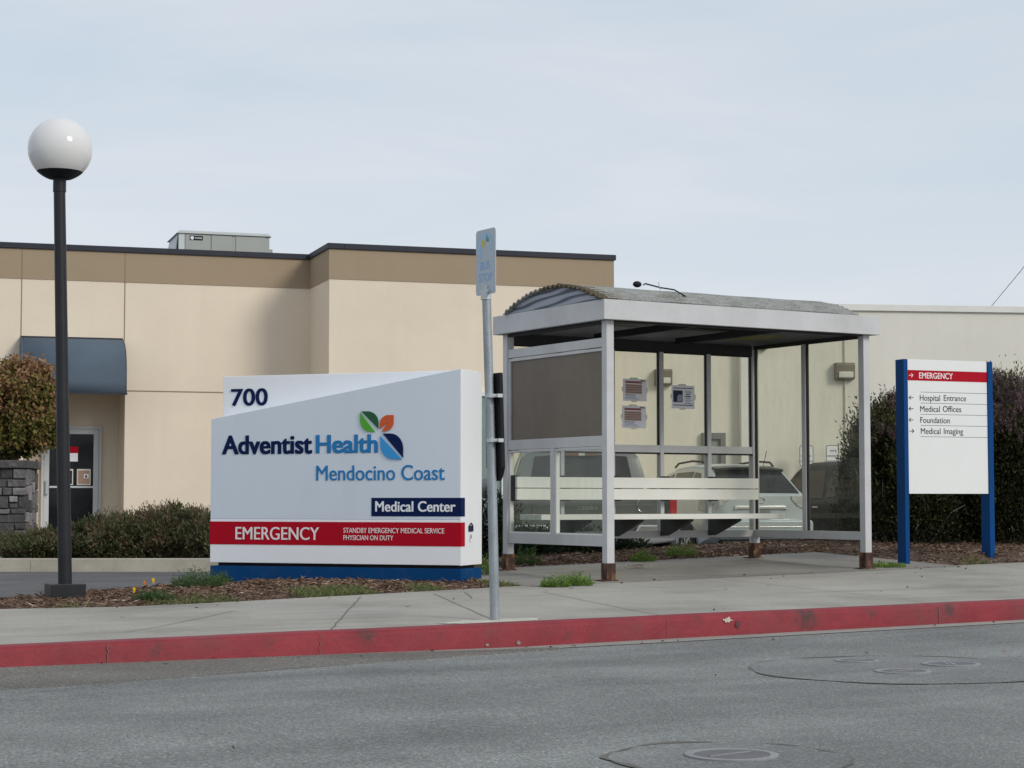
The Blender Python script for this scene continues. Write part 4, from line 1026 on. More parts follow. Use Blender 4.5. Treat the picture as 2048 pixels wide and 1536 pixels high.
# bench
bench = thing("bench", None, None); bench.parent = shel
yb_ = D_ - 0.16
bx0 = HS(1034, 978, yb_)[0]; bx1 = HS(1517, 978, yb_)[0]
for pa, pb2 in ((955.3, 976.3), (978.0, 999.5)):
    z1 = HS(1275, pa, yb_)[1]; z0 = HS(1275, pb2, yb_)[1]
    mb = MB(); mb.box(bx0, bx1, yb_, yb_ + 0.035, z0, z1); mb.build("back_board", MT['bench'], bench, bevel=0.003)
ys = yb_ - 0.40
sx0 = HS(1083, 1033, ys)[0]; sx1 = HS(1570, 1033, ys)[0]
zs1 = HS(1320, 1028.4, ys)[1]; zs0 = HS(1320, 1038.6, ys)[1]
for k in range(3):
    ya = ys + 0.002 + k * 0.132
    mb = MB(); mb.box(sx0, sx1, ya, ya + 0.125, zs0, zs1); mb.build("seat_board", MT['bench'], bench, bevel=0.003)
for x in [bx0 + 0.02] + xs[1:5]:
    mb = MB()
    if x > bx0 + 0.1: mb.prism([(D_ - 0.036, zs0 - 0.001), (ys + 0.05, zs0 - 0.001), (ys + 0.05, zs0 - 0.02), (D_ - 0.09, zs0 - 0.17), (D_ - 0.036, zs0 - 0.17)], 'x', x - 0.03, x + 0.03)
    mb.box(x - 0.028, x + 0.028, yb_ + 0.036, D_ - 0.036, HS(1275, 1002, yb_)[1], HS(1275, 952, yb_)[1]); mb.build("bracket", MT['bracket'], bench)
# dropped cable on the roof
q = [roof_pt(u, v, 0.02) for u, v in ((0.02, 0.47), (0.2, 0.48), (0.4, 0.48), (0.6, 0.48), (0.8, 0.48), (0.97, 0.49), (1.0, 0.5))]
mb = MB(); mb.tube([sr + E1 * a + E2 * b + Vector((0, 0, c - 0.004)) for a, b, c in q], 0.008, 8)
# lamp head with its lead
def roof_w(u, v, off=0.02):
    a, b, c = roof_pt(u, v, off); return sr + E1 * a + E2 * b + Vector((0, 0, c))
cable = mb.build("roof_cable", MT['black']); tag(cable, "thin black cable laid along the ridge of the bus shelter roof", "cable")
def near_roof(px, py):
    best = min(((roof_w(i / 60, j / 60), i, j) for i in range(61) for j in range(20, 61)), key=lambda w: 0)
    return best
Yr = sr.y + 0.75
def on_roof(px, v=0.42):
    # roof point at arc position v seen in photo column px
    lo = min(range(401), key=lambda i: abs(1024 + F * roof_w(i / 400, v).x / roof_w(i / 400, v).y - px)); return roof_w(lo / 400, v), lo / 400
hd, _u = on_roof(1275, 0.42)
ca = thing("roof_floodlight", "small black lamp head with a short lead lying on top of the shelter roof", "lamp", hd, A)
mb = MB(); mb.ellipsoid((0, 0, 0.035), (0.045, 0.035, 0.03), 16, 10); mb.build("head", MT['black'], ca, smooth='all')
p1, _ = on_roof(1288, 0.42); p2, _ = on_roof(1322, 0.38); p3, _ = on_roof(1350, 0.24); p4, _ = on_roof(1372, 0.12)
inv = lambda w: (Vector(w) - hd).dot(E1), 
def il(w): 
    v = Vector(w) - hd; return (v.dot(E1), v.dot(E2), v.z)
mb = MB(); mb.tube([il(p1 + Vector((0, 0, 0.03))), il(p1 + Vector((0.02, 0, 0.045))), il(p2 + Vector((0, 0, 0.02))), il(p3 + Vector((0, 0, 0.012))), il(p4 + Vector((0, 0, 0.01)))], 0.007, 8); mb.build("lead", MT['black'], ca, smooth=True)
mb = MB(); a_ = p2 + Vector((0.0, 0, 0.0)); mb.bar(il(a_), il(a_ + Vector((-0.02, 0, 0.075))), 0.022, 0.006); mb.build("spike", MT['alu'], ca)

# notices taped to the back glass
def notice(px0, px1, py0, py1, label, kind, tilt=0.0):
    yl = D_ - 0.0045
    x0, z1 = HS(px0, py0, yl); x1, z0 = HS(px1, py1, yl)
    w = x1 - x0; h = z1 - z0
    o = P(SH_S, SH_T, 0) ; base = sr + E1 * x0 + E2 * yl + Vector((0, 0, z0))
    root = thing("notice", label, "notice", base, A, "paper notices taped to the shelter glass")
    mb = MB(); mb.box(0, w, -0.0012, 0, 0, h); sheet = mb.build("sheet", MT['paper'], root)
    def blk(a, b, c, d, m, name="print", dy=0.0016): 
        mb = MB(); mb.box(a * w, b * w, -dy - 0.0004, -0.0012, c * h, d * h); return mb.build(name, MT[m], sheet)
    if kind == 'table':
        blk(0.10, 0.80, 0.80, 0.90, 'printred', "header")
        mb = MB()
        for i in range(4): mb.box(0.1 * w, 0.8 * w, -0.0016, -0.0012, (0.34 + 0.105 * i) * h, (0.40 + 0.105 * i) * h)
        mb.build("table_rows", MT['printtan'], sheet)
        mb = MB()
        for i in range(4): mb.box(0.1 * w, 0.8 * w, -0.0016, -0.0012, (0.402 + 0.105 * i) * h, (0.432 + 0.105 * i) * h)
        mb.build("table_rows", MT['printred'], sheet)
        blk(0.1, 0.55, 0.265, 0.29, 'printink', "rule")
        mb = MB()
        for i, e in enumerate((0.7, 0.6, 0.5)): mb.box(0.1 * w, e * w, -0.0016, -0.0012, (0.08 + 0.06 * i) * h, (0.105 + 0.06 * i) * h)
        mb.build("text_lines", MT['printgrey'], sheet)
        mb = MB(); mb.prism([(0.75 * w, 0.93 * h), (0.84 * w, 0.90 * h), (0.96 * w, 0.905 * h), (0.96 * w, 0.93 * h), (0.85 * w, 0.95 * h), (0.77 * w, 0.97 * h)], 'y', -0.0016, -0.0012); mb.build("mark", MT['printink'], sheet)
    else:
        blk(0.08, 0.92, 0.86, 0.895, 'printink', "rule"); blk(0.08, 0.92, 0.13, 0.165, 'printink', "rule")
        blk(0.07, 0.48, 0.27, 0.78, 'printink', "picture")
        mb = MB(); mb.prism([(0.24 * w, 0.30 * h), (0.24 * w, 0.5 * h), (0.30 * w, 0.60 * h), (0.46 * w, 0.60 * h), (0.46 * w, 0.30 * h)], 'y', -0.0024, -0.0021); mb.build("picture_bus", MT['printgrey'], sheet)
        mb = MB()
        for i, (a, b, t_) in enumerate(((0.56, 0.84, 0.02), (0.6, 0.86, 0.03), (0.62, 0.8, 0.04), (0.57, 0.85, 0.04), (0.63, 0.8, 0.03), (0.55, 0.92, 0.02), (0.62, 0.82, 0.02), (0.55, 0.92, 0.02))):
            z = 0.76 - i * 0.077; mb.box(a * w, b * w, -0.0016, -0.0012, (z - t_ / 2) * h, (z + t_ / 2) * h)
        mb.build("text_lines", MT['printink'], sheet)
    for a, b, c, d in ((0.3, 0.62, 0.97, 1.06), (0.36, 0.58, -0.05, 0.03), (-0.05, 0.03, 0.42, 0.62), (0.97, 1.05, 0.4, 0.62)):
        mb = MB(); mb.box(a * w, b * w, -0.002, -0.0013 if 0 < a < 0.9 and 0 < c < 0.9 else 0.0, c * h, d * h); mb.build("tape", MT['tape'], root)
    return root
notice(1246, 1293, 757, 803, "upper of two stacked red and tan table notices taped on the glass", 'table')
notice(1244, 1292, 811, 857, "lower of two stacked red and tan table notices taped on the glass", 'table')
notice(1343, 1389, 770, 818, "notice with a dark bus picture taped on its own pane", 'photo')

# ================================================================== directory sign
DA = R(22); dp = at(1814, 1124, 18.9)
dirs = thing("directory_sign", "white hospital directory board with a red stripe between two blue posts", "sign", dp, DA)
HD = lambda px, py, yl=0.0: hit(px, py, dp, DA, yl)
def dpost(pxl, pxr, pytop, back):
    a = HD(pxl, 900, 0)[0]; b = HD(pxr, 900, 0)[0]; zt2 = HD((pxl + pxr) / 2, pytop, 0)[1]
    zb2 = M(*st(*(dp + Vector((math.cos(DA), math.sin(DA), 0)) * a)[:2])) - dp.z - 0.15
    mb = MB(); mb.box(a, b, 0, back, zb2, zt2); mb.build("post", MT['dirblue'], dirs, bevel=0.003)
    return a, b
a0p, b0p = dpost(1809, 1817.5, 718, 0.145)
a1p, b1p = dpost(1977.5, 1987.5, 723.5, 0.145)
pz1 = HD(1890, 720.5)[1]; pz0 = HD(1896, 987.5)[1]
mb = MB(); mb.box(b0p - 0.001, a1p - 0.001, 0.012, 0.05, pz0, pz1); mb.build("panel", MT['dirwhite'], dirs, bevel=0.002)
fy = 0.012
def dbox(mb, x0, x1, y0, y1, th=0.0015, base=fy): 
    cy = (y0 + y1) / 2; cx = (x0 + x1) / 2
    a = HD(x0, cy, fy)[0]; b = HD(x1, cy, fy)[0]; mb.box(max(a, b0p + 0.001), min(b, a1p - 0.002), base - th, base - 0.0001, HD(cx, y1, fy)[1], HD(cx, y0, fy)[1])
mb = MB(); dbox(mb, 1814, 1980, 742.2, 762.8); mb.build("red_stripe", MT['signred'], dirs)
mb = MB()
for y in (785.8, 807.6, 829.8, 851.8, 874.2): dbox(mb, 1841, 1980, y - 0.35, y + 0.35, 0.001)
mb.build("rule_lines", MT['ink'], dirs)
def dtext(s, x0, x1, y0, y1, m, bold=0.0, base=fy, name="lettering"):
    cy = (y0 + y1) / 2; cx = (x0 + x1) / 2
    mb = MB(); add_text(mb, s, HD(x0, cy, fy)[0], HD(x1, cy, fy)[0], HD(cx, y1, fy)[1], HD(cx, y0, fy)[1], base, bold, 0.0012); mb.build(name, m, dirs)
dtext("EMERGENCY", 1838, 1905.4, 745.6, 757.8, MT['letterwhite'], 0.04, fy - 0.0015)
def dt2(w, x0, x1, y0, y1): dtext(w, x0, x1, y0, y1, MT['ink'], 0.014)
dt2("Hospital", 1839.6, 1880.2, 789.8, 805.6); dt2("Entrance", 1887.4, 1932.2, 790.6, 802.2)
dt2("Medical", 1840.4, 1879.6, 812.2, 823.8); dt2("Offices", 1885.6, 1922.4, 812.2, 824.2)
dt2("Foundation", 1840.6, 1899.6, 834.6, 846.4)
dt2("Medical", 1841.6, 1881.0, 856.4, 868.2); dt2("Imaging", 1887.6, 1926.2, 856.6, 872.2)
def darrow(cx, cy, s, m, base=fy):
    w = 4.2; h = 3.8; mb = MB()
    def pt(px, py): x, z = HD(px, py, fy); return (x, base - 0.0012, z)
    mb.bar(pt(cx - w, cy), pt(cx + w, cy), 0.0022, 0.006)
    mb.bar(pt(cx + s * (w + .3), cy - 0.4 * 0), pt(cx + s * (w - 3.6), cy - h), 0.0022, 0.006); mb.bar(pt(cx + s * (w + .3), cy), pt(cx + s * (w - 3.6), cy + h), 0.0022, 0.006)
    mb.build("arrow", m, dirs)
darrow(1821.5, 750.5, 1, MT['letterwhite'], fy - 0.0015)
for cy in (795, 817.2, 839.6): darrow(1822.4, cy, -1, MT['ink'])
darrow(1823.4, 862.2, 1, MT['ink'])
# ================================================================== tan hospital building
BA = R(18); CARA = R(14.7); BO = at(247.5, 1000, 39.0); BO = Vector((BO.x, BO.y, 0))
bld = thing("hospital_building", "cream stucco hospital wing with a tan top band, dark coping and blue door awning", "building", BO, BA)
HB = lambda px, py, yl=0.0: hit(px, py, BO, BA, yl)
ZT = HB(247.5, 505)[1]; ZBAND = HB(247.5, 564.5)[1]; ZJ = HB(300, 782.5)[1]
xin = HB(619, 700)[0]; pr = 1.9; xr = HB(1227, 700, -pr)[0]; xrl = HB(658, 700, -pr)[0]
xin = xrl
zA_ = -0.4; xo0 = HB(50, 950)[0]; ZO = HB(150, 782)[1] + 0.15
def walls(mb, z0, z1, grow=0.0, opening=True):
    g = grow
    if opening:
        mb.box(-16, xo0, -g, 0.3, z0, min(z1, ZO)); mb.box(0, xin - g, -g, 0.3, z0, min(z1, ZO)) 
        if z1 > ZO: mb.box(-16, xin - g, -g, 0.3, ZO, z1)
    else:
        mb.box(-16, xin - g, -g, 0.3, z0, z1)
    mb.box(xin - g, xin + 0.3, -pr - g, 0.3, z0, z1)
    mb.box(xin + 0.3, xr + g, -pr - g, -pr + 0.3, z0, z1)
    mb.box(xr - 0.3, xr + g, -pr + 0.3, 9, z0, z1)
mb = MB(); walls(mb, zA_, ZBAND); RD = 1.15
mb.box(xo0 - 0.3, xo0, 0.3, RD, zA_, ZO + 0.3); mb.box(0, 0.3, 0.3, RD, zA_, ZO + 0.3); mb.box(xo0 - 0.3, 0.3, RD, RD + 0.2, zA_, ZO + 0.3); mb.box(xo0, 0, 0.3, RD, ZO, ZO + 0.3)
mb.build("wall", MT['tan'], bld)
mb = MB(); walls(mb, ZBAND, ZT - 0.0, 0.012, False); mb.build("top_band", MT['band'], bld)
mb = MB(); mb.box(-16, xr, 0.3, 9, ZT - 0.5, ZT - 0.42); mb.build("roof", MT['cap'], bld)
mb = MB(); walls(mb, ZT, ZT + 0.115, 0.05, False); mb.build("roof_coping", MT['cap'], bld, bevel=0.008)
def seam(*b): mb = MB(); mb.box(*b); mb.build("panel_seam", MT['seam'], bld)
for px in (43, 249.5):
    x = HB(px, 600)[0]
    seam(x - 0.011, x + 0.011, -0.016, -0.0125, ZBAND, ZT); seam(x - 0.011, x + 0.011, -0.004, -0.0005, ZO + 0.9, ZBAND)
seam(0.0, xin - 0.01, -0.004, -0.0006, ZJ - 0.012, ZJ + 0.012); seam(xin + 0.001, xr - 0.02, -pr - 0.004, -pr - 0.0006, ZJ - 0.012, ZJ + 0.012)
# awning: curved canvas
ax0 = HB(43, 700, -0.3)[0]; ax1 = HB(248.5, 700, -0.3)[0]
az1 = HB(150, 677.5)[1]; az0 = HB(150, 784.5, -0.85)[1]; azs = HB(150, 761, -0.83)[1]
pf = [(-0.02, az1)]
for k in range(1, 9):
    t = math.pi / 2 * k / 8; pf.append((-0.02 - 0.80 * math.sin(t) ** 1.15, azs + (az1 - azs) * math.cos(t) ** 0.75))
pf += [(-0.83, az0)]
mb = MB(); n = len(pf)
vs = [(ax0, y, z) for y, z in pf] + [(ax1, y, z) for y, z in pf]
mb.add(vs, [(i, i + 1, n + i + 1, n + i) for i in range(n - 1)])
for xx in (ax0, ax1): mb.add([(xx, y, z) for y, z in pf] + [(xx, -0.02, az0)], [tuple(range(n + 1))])
aw = mb.build("awning", MT['awning'], bld, smooth=True); md = aw.modifiers.new("thickness", 'SOLIDIFY'); md.thickness = 0.02
mb = MB(); mb.box(ax0, ax1, -0.05, -0.004, az1 - 0.01, az1 + 0.03); mb.build("awning_flashing", MT['cap'], aw)
mb = MB(); mb.box(ax0 - 0.01, ax1 + 0.01, -0.855, -0.84, az0 - 0.035, az0 + 0.01)
xm = (ax0 * 0.42 + ax1 * 0.58); mb.build("awning_hem", MT['cap'], aw)
# door
DRY = RD
xd0 = HB(82, 950, DRY)[0]; xd1 = HB(201.5, 950, DRY)[0]; zdt = HB(150, 853, DRY)[1]; zd0 = 0.02
door = MB(); door.box(xd0, xd0 + 0.05, DRY - 0.08, DRY - 0.001, zd0, zdt); door.box(xd1 - 0.05, xd1, DRY - 0.08, DRY - 0.001, zd0, zdt); door.box(xd0 + 0.05, xd1 - 0.05, DRY - 0.08, DRY - 0.001, zdt - 0.05, zdt)
dr = door.build("door", MT['alu'], bld, bevel=0.004)
xl0 = xd0 + 0.055; xl1 = xd1 - 0.055; zl1 = zdt - 0.055; fw = 0.105
mb = MB(); mb.box(xl0, xl0 + fw, DRY - 0.06, DRY - 0.012, zd0, zl1); mb.box(xl1 - fw, xl1, DRY - 0.06, DRY - 0.012, zd0, zl1); mb.box(xl0 + fw, xl1 - fw, DRY - 0.06, DRY - 0.012, zl1 - fw, zl1); mb.box(xl0 + fw, xl1 - fw, DRY - 0.06, DRY - 0.012, zd0, zd0 + 0.2)
zpb = HB(120, 973.5, DRY)[1]; mb.box(xl0 + fw, xl1 - fw, DRY - 0.07, DRY - 0.012, zpb - 0.025, zpb + 0.015); mb.build("leaf_frame", MT['alu'], dr, bevel=0.003)
mb = MB(); mb.box(xl0 + fw - 0.005, xl1 - fw + 0.005, DRY - 0.04, DRY - 0.03, zd0 + 0.195, zl1 - fw + 0.005); mb.build("glass", MT['darkglass'], dr)
hx = HB(93, 980, DRY)[0]; hz0 = HB(93, 988, DRY)[1]; hz1 = HB(93, 960, DRY)[1]
mb = MB(); mb.box(hx - 0.03, hx + 0.035, DRY - 0.12, DRY - 0.10, hz0, hz1); mb.box(hx - 0.015, hx + 0.015, DRY - 0.10, DRY - 0.059, hz0 + 0.03, hz0 + 0.07); mb.box(hx - 0.015, hx + 0.015, DRY - 0.10, DRY - 0.059, hz1 - 0.07, hz1 - 0.03)
mb.tube([(hx - 0.02, DRY - 0.068, hz0 - 0.06), (hx - 0.02, DRY - 0.059, hz0 - 0.06)], 0.022, 14); mb.build("handle", MT['galvnew'], dr)
def on_door(px0, px1, py0, py1, m, name, dy=0.0415):
    x0, z1 = HB(px0, py0, DRY - dy); x1, z0 = HB(px1, py1, DRY - dy); mb = MB(); mb.box(x0, x1, DRY - dy, DRY - 0.0401, z0, z1); return mb.build(name, MT[m], dr)
on_door(136, 156.5, 893, 906, 'signred', "door_notice"); on_door(136, 155.5, 906.2, 923, 'paper', "door_notice")
on_door(154, 181, 938, 970, 'trim', "picture"); on_door(156, 179, 941, 968, 'printtan', "picture_print", 0.043); on_door(168, 177, 948, 957, 'paper', "picture_print", 0.0445); on_door(170.5, 174, 950, 956, 'printink', "picture_print", 0.046)
on_door(118, 146, 938, 970, 'trim', "picture"); on_door(121, 144, 941, 968, 'room', "picture_print", 0.043)
# tall pale window on the projecting block, seen beside the sign
wx0 = HB(930, 850, -pr)[0]; wx1 = HB(1010, 850, -pr)[0]; wz1 = HB(965, 783, -pr)[1]
mb = MB(); mb.box(wx0, wx1, -pr - 0.09, -pr - 0.001, wz1 - 0.10, wz1); mb.box(wx0, wx0 + 0.1, -pr - 0.09, -pr - 0.001, 0.3, wz1 - 0.1); mb.box(wx1 - 0.1, wx1, -pr - 0.09, -pr - 0.001, 0.3, wz1 - 0.1); wf = mb.build("window", MT['trim'], bld)
mb = MB(); mb.box(wx0 + 0.1, wx1 - 0.1, -pr - 0.04, -pr - 0.002, 0.3, wz1 - 0.1); mb.build("pane", pmat("pale_green_glazing", (0.20, 0.275, 0.25), 0.15, var=0.1), wf)

# ================================================================== rooftop unit
UY = 46.0; UO = at(357, 505, UY); UO = Vector((UO.x, UO.y, ZT - 0.45))
unit_ = thing("rooftop_unit", "pale grey green air handling unit with hood, on the roof of the cream building", "air conditioner", UO, BA)
HU = lambda px, py, yl=0.0: hit(px, py, UO, BA, yl)
ux1 = HU(539, 480)[0]; uzt = HU(450, 468)[1]; ud = 1.7
mb = MB(); mb.box(0, ux1, 0, ud, 0.1, uzt - 0.03); mb.build("cabinet", MT['acgrey'], unit_, bevel=0.01)
mb = MB(); mb.prism([(-0.06, uzt - 0.03), (0.02, uzt + 0.045), (ux1 - 0.03, uzt + 0.045), (ux1 + 0.05, uzt - 0.03)], 'y', -0.05, ud + 0.05); mb.build("lid", MT['acpale'], unit_, bevel=0.01)
e0 = HU(362, 480)[0]; e1 = HU(413, 480)[0]; e2 = HU(421, 480)[0]; e3 = HU(464, 480)[0]; e4 = HU(471.5, 480)[0]; e5 = HU(531, 480)[0]
mb = MB(); mb.box(0.002, e0 - 0.002 + 0.09, -0.012, -0.001, 0.1, uzt - 0.035); mb.build("corner_post", MT['acpale'], unit_)
for a, b in ((e0 + 0.1, e2), (e2 + 0.02, e3), (e4, e5)):
    mb = MB(); mb.box(a, b, -0.02, -0.001, 0.12, uzt - 0.05); mb.build("access_panel", MT['acgrey'], unit_, bevel=0.008)
# intake hood on the left
hx0 = HU(333, 505)[0]
mb = MB(); mb.prism([(hx0, 0.3), (0.0, uzt + 0.0), (0.0, uzt - 0.06), (hx0 + 0.14, 0.3)], 'y', 0.1, ud - 0.1); mb.build("intake_hood", MT['acpale'], unit_)
mb = MB(); mb.box(hx0 + 0.1, -0.001, 0.12, ud - 0.12, 0.1, 0.7); mb.build("hood_filter", MT['cap'], unit_)
mb = MB(); mb.box(ux1 + 0.002, HU(550, 497)[0], 0.3, 1.0, 0.1, HU(545, 495.5)[1]); mb.build("side_box", MT['acgrey'], unit_, bevel=0.01)
bx_0, bz_1 = HU(379.5, 471, -0.02); bx_1, bz_0 = HU(405.5, 481, -0.02)
mb = MB(); mb.box(bx_0, bx_1, -0.026, -0.0205, bz_0, bz_1); bdg = mb.build("badge", MT['black'], unit_)
mb = MB(); hh = bz_1 - bz_0; mb.prism([(bx_0 + hh * 0.55 + hh * 0.40 * math.cos(t), (bz_0 + bz_1) / 2 + hh * 0.40 * math.sin(t)) for t in lin(0, 2 * math.pi * 19 / 20, 20)], 'y', -0.028, -0.0265)
add_text(mb, "TRANE", bx_0 + hh * 1.15, bx_1 - hh * 0.2, bz_0 + hh * 0.32, bz_0 + hh * 0.68, -0.0262, 0.04, 0.002); mb.build("badge_lettering", MT['lettercool'], bdg)

# ================================================================== grey building on the right
GA = R(8); GO = at(1700, 1000, 44.0); GO = Vector((GO.x, GO.y, 0))
gb = thing("grey_building", "long low pale grey stucco building with a light parapet, behind the shelter", "building", GO, GA)
HG = lambda px, py, yl=0.0: hit(px, py, GO, GA, yl)
gz = HG(1900, 613)[1]; gx0 = -12.0; gx1 = 30.0
mb = MB(); mb.box(gx0, gx1, 0, 0.3, -0.4, gz - 0.02); mb.box(gx1 - 0.3, gx1, 0.3, 10, -0.4, gz - 0.02); mb.build("wall", MT['grey'], gb)
mb = MB(); mb.box(gx0, gx1 + 0.05, -0.06, 0.36, gz - 0.13, gz + 0.02); mb.build("parapet", MT['trim'], gb, bevel=0.006)
mb = MB(); mb.box(gx0, gx1, 0.36, 10, gz - 0.4, gz - 0.32); mb.build("roof", MT['cap'], gb)
def wlight(px0, px1, py0, py1):
    x0, z1 = HG(px0, py0, -0.15); x1, z0 = HG(px1, py1, -0.15); h = z1 - z0
    mb = MB(); mb.prism([(0, z0), (-0.10, z0), (-0.20, z0 + 0.1 * h), (-0.22, z1 - 0.12 * h), (-0.18, z1), (0, z1)], 'x', x0, x1); b = mb.build("wall_light", MT['lightbody'], gb, bevel=0.012)
    mb = MB(); mb.prism([(-0.12, z0 + 0.05 * h), (-0.235, z0 + 0.14 * h), (-0.245, z0 + 0.46 * h), (-0.20, z0 + 0.48 * h)], 'x', x0 + 0.05, x1 - 0.05); mb.build("lens", MT['lens'], b, bevel=0.01)
wlight(1311, 1344, 738, 771); wlight(1671.5, 1709, 725, 760)
# white downpipe strip, grey doorway, conduit
x0 = HG(1477, 800)[0]; x1 = HG(1501, 800)[0]
mb = MB(); mb.box(x0, x1, -0.22, -0.001, -0.2, HG(1490, 660)[1]); mb.build("white_pilaster", MT['trim'], gb, bevel=0.01)
x0 = HG(1403, 900)[0]; x1 = HG(1449, 900)[0]; z1 = HG(1430, 866)[1]
mb = MB(); mb.box(x0, x0 + 0.12, -0.12, -0.001, 0, z1); mb.box(x1 - 0.12, x1, -0.12, -0.001, 0, z1); mb.box(x0 + 0.12, x1 - 0.12, -0.12, -0.001, z1 - 0.14, z1); gd = mb.build("door", pmat("grey_door_paint", (0.17, 0.18, 0.175), 0.6), gb)
mb = MB(); mb.box(x0 + 0.12, x1 - 0.12, -0.05, -0.002, 0, z1 - 0.14); mb.build("door_leaf", pmat("grey_leaf_paint", (0.26, 0.29, 0.28), 0.5), gd)
x = HG(1690, 800)[0]
mb = MB(); mb.tube([(x, -0.03, 0.2), (x, -0.03, HG(1690, 762)[1])], 0.022, 10); mb.tube([(x, -0.03, HG(1690, 724)[1]), (x, -0.03, gz - 0.2)], 0.022, 10); mb.build("conduit", MT['grey'], gb)
x, z = HG(1526, 695); mb = MB(); mb.box(x - 0.1, x + 0.06, -0.12, -0.001, z - 0.06, z + 0.05); mb.build("wall_vent", MT['lightbody'], gb, bevel=0.01)
# parking signs standing against the wall
def psign(pxa, pxb, pyt, label):
    x0, z1 = HG(pxa, pyt, -0.5); x1, _ = HG(pxb, pyt, -0.5); w = x1 - x0; z0 = z1 - w * 1.5
    base = GO + Vector((math.cos(GA), math.sin(GA), 0)) * ((x0 + x1) / 2) + Vector((-math.sin(GA), math.cos(GA), 0)) * -0.5
    root = thing("parking_sign", label, "sign", base, GA, "small parking signs along the grey wall")
    mb = MB(); mb.tube([(0, 0.025, -0.2), (0, 0.025, z1 - 0.05)], 0.022, 10); mb.build("pole", MT['galv'], root)
    mb = MB(); mb.prism(rrect(-w / 2, w / 2, z0, z1, 0.07), 'y', -0.004, 0.0); mb.build("plate", pmat("sign_rim_grey", (0.22, 0.22, 0.22), 0.5), root)
    mb = MB(); mb.prism(rrect(-w / 2 + 0.02, w / 2 - 0.02, z0 + 0.02, z1 - 0.02, 0.055), 'y', -0.006, -0.0042); f = mb.build("face", MT['dirwhite'], root)
    mb = MB()
    for i, (a, b) in enumerate(((-0.06, 0.05), (-0.13, 0.11), (-0.19, 0.18))):
        z = z1 - 0.13 - i * 0.12; mb.box(a, b, -0.0075, -0.0061, z - 0.02, z + 0.02)
    mb.build("face_print", MT['printgrey'], f)
psign(1598.5, 1626.5, 890, "small white parking sign half hidden by the shelter's end mullion")
psign(1651.5, 1678, 890, "small white parking sign with faint print, beside the dark heather")

# ================================================================== vehicles
def interp(tab, y):
    if y <= tab[0][0]: return tab[0][1]
    for (a, va), (b, vb) in zip(tab, tab[1:]):
        if y <= b:
            k = (y - a) / (b - a); return va + (vb - va) * k
    return tab[-1][1]
class Shell:
    """car body as a ring of points that changes along the length (y, rear = 0)"""
    def __init__(s, w, zb, belt, roof, wr): s.w, s.zb, s.belt, s.roof, s.wr = w, zb, belt, roof, wr
    def ring(s, y):
        w = interp(s.w, y); zb = interp(s.zb, y); be = interp(s.belt, y); ro = interp(s.roof, y); wr = interp(s.wr, y)
        ro = max(ro, be + 0.015)
        q = [(0, zb), (w * 0.86, zb), (w * 0.965, zb + 0.07), (w * 0.992, zb + 0.32 * (be - zb)), (w, zb + 0.6 * (be - zb)), (w * 0.985, be - 0.10), (w * 0.95, be - 0.02), (w * 0.925, be),
             (wr + (w * 0.925 - wr) * 0.10, ro - 0.13 * (ro - be)), (wr * 0.95, ro - 0.045 * (ro - be)), (wr * 0.80, ro), (wr * 0.4, ro + 0.02 * min(1, (ro - be) / 0.3)), (0, ro + 0.026 * min(1, (ro - be) / 0.3))]
        return q
    def full(s, y):
        q = s.ring(y); return [(-x, z) for x, z in q] + [(x, z) for x, z in reversed(q[1:-1])]
    def mesh(s, ys):
        mb = MB(); rings = [[(x, y, z) for x, z in s.full(y)] for y in ys]; n = len(rings[0])
        vs = [p for r_ in rings for p in r_]
        fs = [(i * n + k, i * n + (k + 1) % n, (i + 1) * n + (k + 1) % n, (i + 1) * n + k) for i in range(len(ys) - 1) for k in range(n)]
        fs.append(tuple(range(n))); fs.append(tuple(range((len(ys) - 1) * n, len(ys) * n)))
        mb.add(vs, fs); return mb
    def side(s, y, f, sgn, off=0.006):
        q = s.ring(y); a, b = q[7], q[8]; x = a[0] + (b[0] - a[0]) * f; z = a[1] + (b[1] - a[1]) * f
        return (sgn * (x + off), y, z + off * 0.3)
    def top(s, y, g, off=0.008):
        q = s.ring(y)[8:]; xs_ = [p[0] for p in q]; x = g * q[1][0]; ax = abs(x)
        for (xa, za), (xb, zb_) in zip(q, q[1:]):
            if xb <= ax <= xa or (xa == xb): k = (xa - ax) / max(xa - xb, 1e-6); z = za + (zb_ - za) * k; break
        else: z = q[-1][1]
        return (x, y, z + off)
def side_win(sh, outline, sgn, mat, parent, name):
    # outline: (y, f) pairs
    mb = MB(); vs = [sh.side(y, f, sgn) for y, f in outline]; mb.add(vs, [tuple(range(len(vs)))]); return mb.build(name, mat, parent)
def top_win(sh, y0, y1, g0, g1, mat, parent, name, off=0.01):
    mb = MB(); mb.grid(lambda u, v: sh.top(y0 + (y1 - y0) * u, (-1 + 2 * v) * (g0 + (g1 - g0) * u), off), 10, 13); return mb.build(name, mat, parent, smooth='all')
